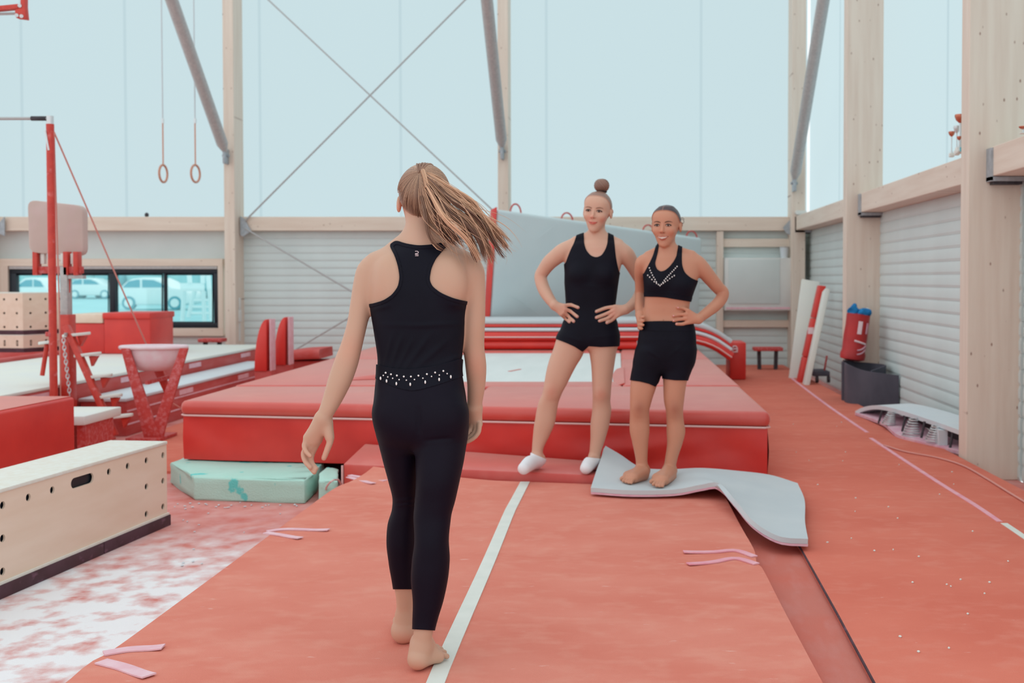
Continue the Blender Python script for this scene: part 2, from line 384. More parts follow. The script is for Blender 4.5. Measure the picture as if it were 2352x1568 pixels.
# window_1
win = wallroot('window_1', ((xl+xr2)/2, YB-.03, zb))
zf = lambda a, b, c, d, y0=.06, y1=.03: MB().box(wx(a), wx(b), YB-y0, YB+y1, wz(d), wz(c))
for n, r in (('frame_head', (22,503,618,628)), ('frame_sill', (22,503,741,753)), ('frame_jamb', (22,38,628,741)), ('frame_jamb', (491,503,628,741)), ('mullion', (251,266,628,741))):
    obj(n, zf(*r), M['black'], win, bevel=.004)
obj('sash_bar', zf(375,380,628,741,.04,.03), M['black'], win)
obj('blind_rail', zf(24,501,611,618,.09,.0), M['steel'], win, bevel=.004)
for a, b in ((38,251), (266,375), (380,491)):
    s = obj('sash', MB().tube([at(a+2,630,Y=YB-.02), at(b-2,630,Y=YB-.02), at(b-2,740,Y=YB-.02), at(a+2,740,Y=YB-.02)], .018, 4, closed=True), M['black'], win)
    obj('pane', zf(a,b,628,741,-.004,.010), M['glass'], win, smooth=False)

# right wall: pillars, beams, shoes, sheets
YP2, YP3 = 11.72, 7.64
for y, lab in ((YP3,'knotty pine pillar nearest the camera'), (YP2,'pine pillar behind the red bag'), (3.5, None)):
    o = obj('pillar', MB().box(2.45, XR+.03, y, y+.17, 0, ZTOP), M['pine_v'], WR, bevel=.008, smooth=False)
    if lab: o['label'] = lab
for y0, y1 in ((YP2+.17, YP+.1), (YP3+.17, YP2), (3.67, YP3)):
    obj('beam', MB().box(2.59, XR+.03, y0, y1, ZBEAM0, ZBEAM1), M['pine_y'], WR, bevel=.006, smooth=False)
    b = MB().box(2.575, 2.59, y1-.10, y1, ZBEAM0-.03, ZBEAM1-.01).box(2.575, XR, y1-.10, y1, ZBEAM0-.035, ZBEAM0-.004)
    obj('beam_shoe', b, M['bracket'], WR, smooth=False)
    obj('shoe_web', MB().prism([(2.60,y1-.08,ZBEAM0-.035),(2.8,y1-.08,ZBEAM0-.035),(2.8,y1,ZBEAM0-.035),(2.60,y1,ZBEAM0-.035)], (0,0,-.02)), M['darksteel'], WR, smooth=False)
ycuts = [16.2, 14.0, YP2+.1, at(2172,200,X=XR).y, YP3+.1, 5.6, 3.6, 2.6]
for a, b in zip(ycuts, ycuts[1:]):
    obj('panel', MB().box(XR+.02, XR+.06, b+.008, a-.008, ZBEAM1-.02, ZTOP), M['panel'], WR, smooth=False)
    obj('panel_joint', MB().box(XR+.01, XR+.05, b-.015, b+.015, ZBEAM1, ZTOP), M['seam'], WR, smooth=False)

# knee braces: grey tubes rising from the pillars towards the roof
def brace(xp, zp, parent, y=YP-.02):
    d = Vector((0,-1.0,.93)).normalized(); a = Vector((xp, y, zp)); P = [a+d*t for t in (.10,.26,6.0)]
    e = obj('brace', MB().tube(P, [.03,.08,.08], 16), M['steel'], parent)
    obj('brace_lug', MB().box(xp-.02, xp+.02, y-.14, y+.03, zp-.10, zp+.12), M['bracket'], e, bevel=.01)
    obj('brace_bolt', MB().tube([(xp-.05,y-.05,zp+.02),(xp+.05,y-.05,zp+.02)], .02, 8), M['bracket'], e)
brace(XA+.06, at(522,362,Y=YP).z, WB); brace(XM+.075, at(1152,352,Y=YP).z, WB); brace(XC+.02, at(1815,425,Y=YP).z, WB)
# steel cross bracing in the middle bay
yc = YB-.20
for a, b in (((590,-25),(1146,496)), ((1108,-40),(562,508)), ((562,524),(1135,862)), ((1140,527),(640,826))):
    obj('brace_cable', MB().tube([at(*a,Y=yc), at(*b,Y=yc)], .013, 6), M['cable'], WB)
for px, py in ((562,518), (1150,510)):
    c = at(px, py, Y=yc+.02); s = 1 if px < 800 else -1
    obj('brace_plate', MB().prism([c+Vector((-.06*s,0,.14)), c+Vector((0,0,.10)), c+Vector((.10*s,0,-.08)), c+Vector((-.02*s,0,-.16)), c+Vector((-.06*s,0,-.14))], (0,-.02,0)), M['bracket'], WB, smooth=False)
for px in (4, 1812):
    c = at(px, 520, Y=yc+.0)
    obj('brace_plate', MB().prism([c+Vector((.05,0,.14)), c+Vector((.05,0,-.14)), c+Vector((-.04,0,-.10)), c+Vector((-.09,0,-.02))], (0,-.02,0)), M['bracket'], WB, smooth=False)
# switches on the pine pillar, small sensors
xs = XA+.155
obj('switch_plate', MB().box(xs, xs+.02, YP+.10, YP+.20, at(545,740,Y=YP).z, at(545,712,Y=YP).z), M['cabinet'], WB, bevel=.005)
obj('switch_plate', MB().box(xs, xs+.018, YP+.12, YP+.18, at(545,712,Y=YP).z, at(545,684,Y=YP).z), M['cabinet'], WB, bevel=.005)
obj('paper_notice', MB().box(xs, xs+.006, YP+.12, YP+.19, at(545,784,Y=YP).z, at(545,742,Y=YP).z), M['cabinet'], WB)
s = at(337, 496, Y=YB-.1)
obj('sensor', MB().ellipsoid((s.x,s.y,ZBEAM1+.03), (.03,.03,.035)), M['darksteel'], WB)
s = at(1832, 488, Y=YP-.08)
obj('sensor', MB().tube([s, s+Vector((.0,.10,0))], .03, 10).box(s.x-.01,s.x+.13,s.y+.02,s.y+.09,s.z-.03,s.z+.03), M['cabinet'], WB)
# timber frame right of the crash mat
Yt = YB-.08
def tb(name, a, b, c, d, m, y0=.12):
    p, q = at(a, d, Y=Yt), at(b, c, Y=Yt); return obj(name, MB().box(p.x, q.x, Yt-y0+.1, YB+.01, p.z, q.z), M[m], WB, bevel=.004, smooth=False)
tb('stud', 1645, 1661, 531, 800, 'pine_v', .16); tb('rail', 1661, 1812, 548, 567, 'pine_x'); tb('rail', 1661, 1812, 735, 751, 'pine_x')

# ------------------------------------------------------------------ outdoors, seen through the window
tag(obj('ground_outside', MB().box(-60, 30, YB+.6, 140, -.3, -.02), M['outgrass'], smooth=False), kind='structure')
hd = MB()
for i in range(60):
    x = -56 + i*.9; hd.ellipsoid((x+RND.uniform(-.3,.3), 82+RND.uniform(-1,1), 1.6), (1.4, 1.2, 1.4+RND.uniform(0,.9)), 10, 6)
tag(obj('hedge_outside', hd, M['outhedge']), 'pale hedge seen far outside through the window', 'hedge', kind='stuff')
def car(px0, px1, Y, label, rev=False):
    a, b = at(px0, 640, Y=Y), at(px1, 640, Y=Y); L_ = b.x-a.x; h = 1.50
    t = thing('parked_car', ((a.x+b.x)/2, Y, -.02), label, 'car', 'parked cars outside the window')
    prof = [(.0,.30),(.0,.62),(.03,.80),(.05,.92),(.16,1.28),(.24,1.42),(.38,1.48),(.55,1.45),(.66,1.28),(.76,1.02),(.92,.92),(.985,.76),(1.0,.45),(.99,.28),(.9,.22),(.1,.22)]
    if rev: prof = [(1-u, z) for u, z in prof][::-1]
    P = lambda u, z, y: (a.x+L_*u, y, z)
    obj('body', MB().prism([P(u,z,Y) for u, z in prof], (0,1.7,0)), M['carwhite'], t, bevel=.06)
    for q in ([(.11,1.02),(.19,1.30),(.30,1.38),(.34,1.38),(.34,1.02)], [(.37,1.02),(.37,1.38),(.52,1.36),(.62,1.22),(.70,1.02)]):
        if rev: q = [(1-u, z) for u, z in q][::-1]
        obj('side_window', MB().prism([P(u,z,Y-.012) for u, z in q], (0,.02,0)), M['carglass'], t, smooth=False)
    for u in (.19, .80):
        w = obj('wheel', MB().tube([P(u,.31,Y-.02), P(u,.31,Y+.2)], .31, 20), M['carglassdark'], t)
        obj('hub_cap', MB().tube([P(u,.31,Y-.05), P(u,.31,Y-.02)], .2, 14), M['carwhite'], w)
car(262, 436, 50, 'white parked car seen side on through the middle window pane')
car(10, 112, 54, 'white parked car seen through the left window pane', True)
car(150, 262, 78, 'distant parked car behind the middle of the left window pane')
t = thing('garden_lookout', (at(452,735,Y=34).x, 34, -.02), 'white painted frame tower with ladder outside the right window pane', 'tower')
A_ = lambda x, y, Y=34: at(x, y, Y=Y)
obj('deck', MB().hexa([A_(414,668),A_(470,668),A_(470,668,36),A_(414,668,36),A_(414,650),A_(470,650),A_(470,650,36),A_(414,650,36)]), M['carwhite'], t)
for a, b in (((422,668),(419,747)), ((468,668),(470,747)), ((434,625),(436,650)), ((466,625),(466,650)), ((478,632),(486,735)), ((447,668),(433,728))):
    obj('post', MB().tube([A_(*a), A_(*b)], .07, 6), M['carwhite'], t)
for y in (690, 705, 720): obj('rung', MB().tube([A_(440,y), A_(484,y)], .05, 6), M['carwhite'], t)

# ------------------------------------------------------------------ trampoline with its red pads
TR = thing('trampoline', (-1.04, 10.4, RZ), 'large sunken trampoline with white bed framed by thick red vinyl pads', 'trampoline')
PT, PB = .57, RZ
FL, FR = at(412, 920, Z=PT), at(1771, 946, Z=PT)
def fy(x): return FL.y + (FR.y-FL.y)*(x-FL.x)/(FR.x-FL.x)      # skewed front edge
BX0, BX1, BY0, BY1 = -1.78, .03, 9.05, 12.75
def pad(name, pts, z0, z1, m, bevel=.035):
    return obj(name, MB().prism([(x, y, z0) for x, y in pts], (0,0,z1-z0)), m, TR, bevel=bevel, seg=3)
zc = .468
seamY = 8.62
fp = pad('front_pad', [(FL.x,FL.y),(-1.05,fy(-1.05)),(-1.05,seamY),(FL.x,seamY)], zc, PT, M['vinyl_top'], .04)
pad('front_pad', [(-1.045,fy(-1.045)),(FR.x,FR.y),(FR.x,seamY),(-1.045,seamY)], zc, PT, M['vinyl_top'], .04)
for a, b in ((8.63,11.48), (11.49,13.75)):
    pad('side_pad', [(BX1,a),(FR.x,a),(FR.x,b),(BX1,b)], zc, PT+.005, M['vinyl_top'])
    pad('side_pad', [(FL.x,a),(BX0,a),(BX0,b),(FL.x,b)], zc, PT+.005, M['vinyl_top'])
pad('end_flap', [(BX0,8.63),(BX1,8.63),(BX1,BY0),(BX0,BY0)], zc, PT-.005, M['vinyl_top'], .02)
pad('end_pad', [(BX0,BY1),(BX1,BY1),(BX1,13.75),(BX0,13.75)], zc, PT, M['vinyl_top'])
obj('bed', MB().box(BX0+.003, BX1-.003, BY0+.003, BY1-.003, .53, .548), M['trampbed'], TR, smooth=False)
c = at(1180, 850, Z=.55)
obj('bed_mark', MB().bar(c+Vector((-.03,-.12,0)), c+Vector((.05,.12,0)), .03, .004), M['vinyl_top'], TR, smooth=False)
# loose flap of the right pad lying over the bed's edge
fl = [[(BX1+.02-.10*v*(.6+.4*math.sin(u*3.0)), 8.75+u*1.6, PT+.012-.02*v) for v in (0,.5,1)] for u in np.linspace(0,1,9)]
obj('pad_flap', MB().sheet(fl, .012), M['vinyl_top'], TR)
# skirt: grid with soft creases, front and right side
def skirt(A, B, name):
    nu, nv = 90, 16; A, B = Vector(A), Vector(B); d = (B-A); nrm = Vector((d.y,-d.x,0)).normalized(); top = []
    for i in range(nu+1):
        u = i/nu; row = []
        for j in range(nv+1):
            v = j/nv; p = A + d*u
            w = .010*math.sin(u*23+v*3.0)*math.sin(u*7.3+1)*(1-v)**.6 + .010*math.exp(-((u-.80)/.09)**2)*math.sin(9*(v-2.2*u))*min(1,(1-v)*3)
            w += .006*math.sin(u*57+2*v)*(1-abs(2*v-1))
            row.append(Vector((p.x, p.y, PB+.004+(zc-PB-.004)*v)) + nrm*w)
        top.append(row)
    mb = MB(); nvv = nv+1
    mb.add([q for r in top for q in r], [(i*nvv+j, (i+1)*nvv+j, (i+1)*nvv+j+1, i*nvv+j+1) for i in range(nu) for j in range(nv)])
    return obj(name, mb, M['vinyl'], TR)
skirt((FL.x+.02,FL.y+.02,0), (FR.x-.02,FR.y+.02,0), 'front_skirt')
skirt((FR.x-.02,FR.y+.02,0), (FR.x-.02,13.75,0), 'side_skirt'); skirt((FL.x+.02,13.75,0), (FL.x+.02,FL.y+.02,0), 'side_skirt')
obj('frame', MB().prism([(FL.x+.06,FL.y+.08,PB), (FR.x-.06,FR.y+.08,PB), (FR.x-.06,13.70,PB), (FL.x+.06,13.70,PB)], (0,0,.01)), M['darksteel'], TR, smooth=False)
obj('edge_piping', MB().tube([(FL.x+.002,FL.y+.15,zc), (FL.x+.004,FL.y+.035,zc), (FL.x+.035,FL.y-.0,zc), (FR.x-.035,FR.y+.004,zc), (FR.x-.004,FR.y+.035,zc), (FR.x-.002,FR.y+.15,zc)], .007, 6), M['piping'], TR)
obj('pad_fold', MB().sheet([[Vector((-2.35+.75*u, 9.0+.2*v+.25*u, PT+.01+.035*math.sin(math.pi*v)*math.sin(math.pi*u))) for v in np.linspace(0,1,7)] for u in np.linspace(0,1,12)], .004), M['vinyl_top'], TR)

# end deck mats behind the trampoline bed
def slab(name, path, Y0, Y1, h, m, parent, bul=.03, n=40):
    P = catmull([(x, 0, z) for x, z in path], n); prof = []
    for k in range(13):
        a = -math.pi/2 + math.pi*k/12; prof.append((-bul*math.cos(a), h/2*math.sin(a)))
    rings = []; mb = MB()
    for i, p in enumerate(P):
        t = P[min(i+1,n-1)]-P[max(i-1,0)]; t /= np.linalg.norm(t); up = Vector((-t[2],0,t[0]))
        sec = [Vector((p[0],Y0+a,p[2]))+up*b for a, b in prof] + [Vector((p[0],Y1,p[2]))+up*h/2, Vector((p[0],Y1,p[2]))-up*h/2]
        rings.append(sec)
    k = len(rings[0]); v = [q for r in rings for q in r]
    f = [(i*k+j, (i+1)*k+j, (i+1)*k+(j+1)%k, i*k+(j+1)%k) for i in range(n-1) for j in range(k)] + [tuple(range(k)), tuple((n-1)*k+j for j in range(k-1,-1,-1))]
    return obj(name, mb.add(v, f), m, parent, angle=50)
DK = thing('end_mat', (-.4, 13.3, PT), 'long red vinyl end mat with white top, right end drooping to the floor', 'mat')
yd = 12.95
zz = lambda py: at(1400, py, Y=yd).z
slab('lower_roll', [(-2.15,(zz(783)+zz(802))/2), (-.6,(zz(783)+zz(802))/2), (.22,(zz(783)+zz(802))/2)], yd+.0, yd+.75, zz(783)-zz(802), M['vinyl'], DK, .05)
zm = (zz(762)+zz(783))/2; hm = zz(762)-zz(783)
xe = at(1680, 800, Y=yd).x
bend = lambda z: [(-2.15,z), (-.5,z), (.55,z), (.92,z-.035), (1.15,z-.11), (xe,z-.24)]
slab('red_core', bend(zm), yd, yd+.9, hm, M['vinyl'], DK, .05)
obj('core_piping', MB().tube([(x, yd-.055, z) for x, _, z in catmull([(x,0,z) for x, z in bend(zm-.005)], 40)], .009, 6), M['piping'], DK)
slab('pale_band', bend(zz(757)), yd+.01, yd+.9, zz(753)-zz(762), M['bluewhite'], DK, .03)
slab('red_band', bend(zz(748)), yd+.02, yd+.9, zz(745)-zz(752), M['vinyl'], DK, .02)
slab('white_top', bend(zz(739)), yd+.03, yd+.95, zz(734)-zz(745), M['white'], DK, .02)
# grey crash mat standing behind
CMq = [at(1126,726,Y=13.95), at(1614,745,Y=15.7), at(1614,546,Y=15.8), at(1142,480,Y=13.70)]
dn = (CMq[0]-CMq[3]).normalized()*.92
CM = thing('crash_mat', ((CMq[0].x+CMq[1].x)/2, 14.9, .02), 'big pale grey crash mat standing upright behind the trampoline', 'mat')
q0, q1 = CMq[0]+dn, CMq[1]+dn*1.0
edge = (CMq[1]-CMq[0]).normalized(); back = Vector((-edge.y, edge.x, 0)).normalized()*.17
if back.y < 0: back = -back
obj('grey_cover', MB().hexa([q0, q1, q1+back, q0+back, CMq[3], CMq[2], CMq[2]+back, CMq[3]+back]), M['greymat'], CM, bevel=.05, seg=3)
lf = -edge*.015
obj('red_underside', MB().hexa([q0+lf, q0, q0+back, q0+lf+back, CMq[3]+lf-dn*.03, CMq[3]-dn*.03, CMq[3]+back, CMq[3]+lf+back]), M['vinyl'], CM, bevel=.015)
for px, py, w, h in ((1178,474,22,16), (1287,493,24,12), (1476,526,24,10), (1586,541,24,10)):
    u = (px-1142)/(1614-1142); c = CMq[3] + (CMq[2]-CMq[3])*u; s = F/c.y
    obj('carry_handle', MB().tube([c + edge*(w/s/2*math.cos(a)*1.25) + Vector((0,.08,-.02+(h+6)/s*math.sin(a))) for a in np.linspace(0, math.pi, 12)], .011, 6), M['red_chalky'], CM)
for (a, b) in (((1160,680),(1245,738)), ((1200,560),(1262,500))):
    pa, pb = [CMq[0]+(CMq[1]-CMq[0])*((p[0]-1126)/488) + (CMq[3]-CMq[0])*((735-p[1])/245) for p in (a, b)]
    obj('cover_crease', MB().tube([pa, (pa+pb)/2, pb], [.001,.005,.001], 6), M['greymat'], CM)

# ------------------------------------------------------------------ runway mat, step, white foam sheet
RW = thing('runway_mat', (-.5, 4.6, .0), 'long red carpeted runway mat with a white centre line', 'mat')
Lp = [at(60,1632,Z=MZ), at(150,1568,Z=MZ), at(205,1522,Z=MZ), at(262,1490,Z=MZ), at(420,1375,Z=MZ), at(620,1228,Z=MZ), at(700,1170,Z=MZ), at(780,1115,Z=MZ), at(858,1071,Y=6.70)]
Rp = [at(1925,1632,Z=MZ), at(1890,1568,Z=MZ), at(1848,1490,Z=MZ), at(1795,1390,Z=MZ), at(1752,1306,Z=MZ), at(1738,1292,Z=MZ), at(1732,1262,Z=MZ), at(1700,1205,Z=MZ), Vector((.598,6.30,MZ))]
Lc, Rc = catmull(Lp, 46), catmull(Rp, 46); top = []
for i in range(46):
    row = []
    for j in range(31):
        v = j/30; p = np.array(Lc[i])*(1-v) + np.array(Rc[i])*v
        z = MZ if i < 43 or j > 10 else MZ + (Lc[45][2]-MZ)*((i-42)/3)**1.5*(1-j/11)**1.3
        row.append((p[0], p[1], z))
    top.append(row)
obj('carpet_top', MB().sheet([r[::-1] for r in top], .045), M['runway'], RW)
obj('foam_core', MB().prism([(p[0]+.01,p[1],0) for p in Lc[:44:4]]+[(Lc[43][0]+.02,Lc[43][1]-.1,0)]+[(p[0]-.01,p[1],0) for p in Rc[::-4]], (0,0,MZ-.05)), M['strip'], RW, smooth=False)
def ribbon(pts, w, z, th=.004, lift=None):
    """flat strip on the mat through photo points"""
    P = [at(x, y, Z=z) for x, y in pts]; C = catmull(P, 14 if len(pts) > 2 else 4); rows = []
    for i, p in enumerate(C):
        t = np.array(C[min(i+1,len(C)-1)])-np.array(C[max(i-1,0)]); s = Vector((t[1],-t[0],0)).normalized()*w/2
        dz = lift(i/(len(C)-1)) if lift else 0
        rows.append([Vector(p)-s+Vector((0,0,th+dz)), Vector(p)+s+Vector((0,0,th+dz))])
    return MB().sheet(rows, th)
ll = [(988,1600),(1000,1568),(1050,1452),(1118,1300),(1158,1205),(1172,1172),(1188,1142),(1206,1107)]
obj('centre_line', ribbon(ll, .056, MZ), M['whiteline'], RW)
curl = lambda t: .008*max(0,t-.7)**2*6
for pts in ([(238,1502),(300,1492),(375,1489)], [(232,1520),(285,1534),(343,1556)]):
    obj('strap', ribbon(pts, .046, MZ+.001, .005, curl), M['velcro'], RW)
for pts in ([(614,1221),(660,1216),(755,1219)], [(610,1224),(650,1230),(690,1238)], [(803,1092),(840,1098),(886,1106)], [(800,1096),(830,1104),(858,1112)]):
    obj('strap', ribbon(pts, .034, MZ+.001, .005, curl), M['velcro'], RW)
for pts in ([(1733,1279),(1690,1265),(1640,1268),(1570,1270)], [(1738,1296),(1690,1283),(1640,1291),(1580,1298)]):
    obj('strap', ribbon(pts, .034, MZ+.001, .005, curl), M['tape'], RW)

ST = thing('step_mat', (-.8, 7.0, .1), 'low red vinyl step mat in front of the trampoline', 'mat')
a, b, c, d = at(788,1065,Z=.25), at(1384,1091,Z=.25), at(1384,1060,Y=7.04), at(838,1018,Y=7.32)
dz = lambda p: Vector((p.x, p.y, .10))
obj('vinyl_cover', MB().hexa([dz(a),dz(b),dz(c),dz(d),a,b,c,d]), M['vinyl_top'], ST, bevel=.012)
obj('corner_piping', MB().tube([a+Vector((-.004,-.004,-.01)), Vector((a.x-.004,a.y-.004,.10))], .007, 6), M['piping'], ST)
obj('base_block', MB().box(-1.6,-.2,7.0,7.1,0,.10), M['strip'], ST)

def coons(c0, c1, d0, d1, nu, nv):
    """patch from near edge c0, far edge c1, left edge d0, right edge d1 (each near->far / left->right)"""
    C0, C1, D0, D1 = [np.array(catmull(e, n)) for e, n in ((c0,nu),(c1,nu),(d0,nv),(d1,nv))]
    g = []
    for i in range(nu):
        u = i/(nu-1); row = []
        for j in range(nv):
            v = j/(nv-1)
            p = (1-v)*C0[i]+v*C1[i]+(1-u)*D0[j]+u*D1[j] - ((1-u)*(1-v)*C0[0]+u*(1-v)*C0[-1]+(1-u)*v*C1[0]+u*v*C1[-1])
            row.append(tuple(p))
        g.append(row)
    return g
near = [at(1357,1127,Z=.232), at(1450,1133,Z=.232), at(1550,1131,Z=.235), at(1610,1120,Z=.265), at(1652,1117,Z=.288), at(1692,1160,Z=.27), at(1732,1206,Z=.235), at(1790,1240,Z=.205), at(1856,1246,Z=.195)]
far = [at(1391,1030,Y=6.86), at(1425,1050,Y=6.86), at(1470,1078,Z=.232), at(1530,1084,Z=.232), at(1612,1081,Z=.25), at(1700,1088,Z=.226), at(1770,1097,Z=.20), at(1832,1116,Z=.195)]
lft = [near[0], at(1369,1090,Z=.262), at(1380,1060,Y=6.6), far[0]]
rgt = [near[-1], at(1849,1205,Z=.20), at(1848,1155,Z=.20), far[-1]]
g = [[(p[0],p[1],p[2]+.018) for p in r] for r in coons(near, far, lft, rgt, 46, 22)]
WS = thing('foam_sheet', (.4, 6.2, MZ), 'crumpled white foam sheet hanging off the runway mat', 'mat')
obj('sheet', MB().sheet(g, .024), M['white'], WS)
gu = [[tuple(np.array(p)-np.array((0,0,.025))) for p in r] for r in g]
obj('pink_underside', MB().sheet(gu, .011), M['pinkedge'], WS)

# ------------------------------------------------------------------ foam blocks under the pad
def foam_block(pts, label, rough_seed):
    t = thing('foam_block', (sum(p[0] for p in pts)/len(pts), sum(p[1] for p in pts)/len(pts), 0), label, 'foam block', 'green foam blocks under the trampoline pad')
    rr = random.Random(rough_seed); mb = MB(); mb.prism([(x,y,0) for x, y in pts], (0,0,RZ-.006))
    o = obj('foam_body', mb, M['foam'], t, bevel=.012, seg=2)
    bm = bmesh.new(); bm.from_mesh(o.data); bmesh.ops.triangulate(bm, faces=bm.faces)
    bmesh.ops.subdivide_edges(bm, edges=[e for e in bm.edges if e.calc_length() > .06], cuts=3, use_grid_fill=True)
    for v in bm.verts:
        if v.co.z < .02 or v.co.z > RZ-.03: v.co += Vector((rr.gauss(0,.003), rr.gauss(0,.003), rr.gauss(0,.0015)))
    bm.to_mesh(o.data); bm.free()
    return t
zf_ = RZ-.006
k1 = [at(445,1095,Z=zf_), at(700,1103,Z=zf_), at(722,1085,Z=zf_), at(735,1070,Z=zf_), (at(735,1070,Z=zf_).x-.02, 7.55), (at(392,1062,Z=zf_).x, 7.75), at(392,1062,Z=zf_)]
foam_block([(p[0],p[1]) for p in k1], 'long pale green foam block with chamfered end under the red pad', 3)
k2 = [at(732,1104,Z=zf_), at(776,1104,Z=zf_), at(776,1075,Z=zf_), at(752,1072,Z=zf_), at(733,1085,Z=zf_)]
foam_block([(p[0],p[1]) for p in k2], 'short pale green foam block wedged beside the runway', 5)
lp = [at(748,1132,Z=.03), at(750,1118,Z=.13), at(762,1104,Z=.19), at(776,1101,Z=.185), at(784,1112,Z=.13)]
tag(obj('cord_loop', MB().tube(catmull(lp, 16), .006, 6), M['piping']), 'thin pale cord loop beside the green foam', 'cord')
cr_ = MB()
for i in range(46):
    x, y = RND.uniform(400,690), RND.uniform(1160,1300) if i > 26 else RND.uniform(1153,1166)
    if y > 1180 and x > 640-(y-1180)*1.4: continue
    p = at(x, y, Z=.006); cr_.ellipsoid(p, (RND.uniform(.004,.010),RND.uniform(.004,.010),.003), 6, 4)
tag(obj('foam_crumbs', cr_, M['bluewhite']), 'pale foam crumbs scattered on the chalky carpet', 'crumbs', kind='stuff')
cr_ = MB()
for i in range(45):
    x, y = RND.uniform(1800,2330), RND.uniform(960,1560)
    if x < 1850+ (y-1260)*.56+20: continue
    p = at(x, y, Z=RZ+.003)
    if p.x > 2.35: continue
    cr_.ellipsoid(p, (RND.uniform(.003,.007),RND.uniform(.003,.008),.004), 6, 4)
tag(obj('floor_lint', cr_, M['offwhite']), 'white lint specks on the red carpet right of the runway', 'lint', kind='stuff')
# taped line and cord on the right carpet
def strip_floor(name, pts, w, m, label):
    tag(obj(name, ribbon(pts, w, RZ, .003), M[m]), label, 'tape')
strip_floor('floor_tape', [(1818,868),(1850,893),(1905,934),(1972,980),(1992,993)], .03, 'tape', 'pink tape strip on the red carpet, far stretch by the leaning boards')
strip_floor('floor_tape', [(2000,1006),(2030,1026),(2100,1072),(2170,1117),(2240,1160),(2296,1198)], .03, 'tape', 'pink tape strip on the red carpet, long middle stretch')
strip_floor('floor_tape', [(2306,1202),(2330,1218),(2352,1233),(2400,1265)], .035, 'whiteline', 'white tape strip on the red carpet at the right edge')
cd = [at(x, y, Z=RZ+.008) for x, y in ((2030,1022),(2080,1037),(2150,1050),(2210,1068),(2260,1095),(2320,1132),(2400,1180))]
tag(obj('thin_cord', MB().tube(catmull(cd, 30), .006, 6), M['pinkcable']), 'thin orange cord lying on the carpet near the pine pillar', 'cord')

# ------------------------------------------------------------------ plywood vault box, foreground left
VB0 = at(393, 1205, Z=0); ang = math.atan2(260, F); dB = Vector((-math.sin(ang), -math.cos(ang), 0)); nB = Vector((-math.cos(ang), math.sin(ang), 0))
VB = thing('plywood_box', VB0 + dB*1.1 + nB*.2, 'long birch plywood vault box with drilled holes on a brown rubber base', 'box')
zq = at(387, 1176, Y=VB0.y).z; zt_ = at(387, 1012, Y=VB0.y).z; LB = 2.3; WBX = .36
def vb(u, w, z): return VB0 + dB*u + nB*w + Vector((0,0,z))
# holes found on the photographed side, expressed along the box
def onside(px, py):
    r, d = (px-PX)/F, (py-PY)/F; D = Vector((r, CP-d*SP, -SP-d*CP)); O = Vector((0,0,EYE)); nn = nB
    k = (VB0+nB*.012-O).dot(nn)/D.dot(nn); p = O+D*k
    return (p-VB0).dot(dB), p.z
holes = []
for px, py in ((8,1160),(67,1142),(122,1125),(252,1083),(295,1070),(338,1057),(376,1045),(338,1117),(376,1104),(338,1180),(376,1163),(8,1236),(8,1312)):
    u, z = onside(px, py); holes.append(circle(u, z, .0178))
for u in (1.75, 2.0, 2.15):
    for z in (.17, .29, .41): holes.append(circle(u, z, .0165))
u0, z0 = onside(172, 1109); u1, z1 = onside(210, 1098); zs = (z0+z1)/2; rs = .026
slot = [(u1+rs*math.cos(a), zs+rs*math.sin(a)) for a in np.linspace(math.pi/2, 3*math.pi/2, 9)] + [(u0+rs*math.cos(a), zs+rs*math.sin(a)) for a in np.linspace(-math.pi/2, math.pi/2, 9)]
v, f = curve_plate([(.012,zq),(LB,zq),(LB,zt_-.018),(.012,zt_-.018)], holes+[slot], .010)
def side_panel(w):
    mb = MB(); mb.add([vb(p[0], w+p[2], p[1]) for p in v], f); return mb
obj('side_panel', side_panel(.021), M['ply'], VB, smooth=False); obj('side_panel', side_panel(WBX-.012), M['ply'], VB, smooth=False)
hx = lambda u0,u1,w0,w1,z0,z1: MB().hexa([vb(u0,w0,z0),vb(u1,w0,z0),vb(u1,w1,z0),vb(u0,w1,z0),vb(u0,w0,z1),vb(u1,w0,z1),vb(u1,w1,z1),vb(u0,w1,z1)])
obj('end_panel', hx(.012,.03,.03,WBX-.02,zq,zt_-.018), M['ply'], VB, smooth=False); obj('end_panel', hx(LB-.02,LB,.03,WBX-.02,zq,zt_-.018), M['ply'], VB, smooth=False)
obj('top_panel', hx(.01,LB+.01,.01,WBX,zt_-.018,zt_), M['ply_pale'], VB, bevel=.004)
obj('bottom_edge', hx(.006,LB,.006,WBX,zq-.012,zq), M['ply_pale'], VB, smooth=False)
obj('inner_shade', hx(.04,LB-.04,.034,.06,zq+.001,zt_-.02), M['black'], VB, smooth=False)  # black slab behind the holes stands in for shade inside the box
us = onside(235, 1270)[0]
obj('rubber_base', hx(0,us-.003,0,WBX,0,zq-.012), M['rubber'], VB, bevel=.003); obj('rubber_base', hx(us+.003,LB,0,WBX,0,zq-.012), M['rubber'], VB, bevel=.003)

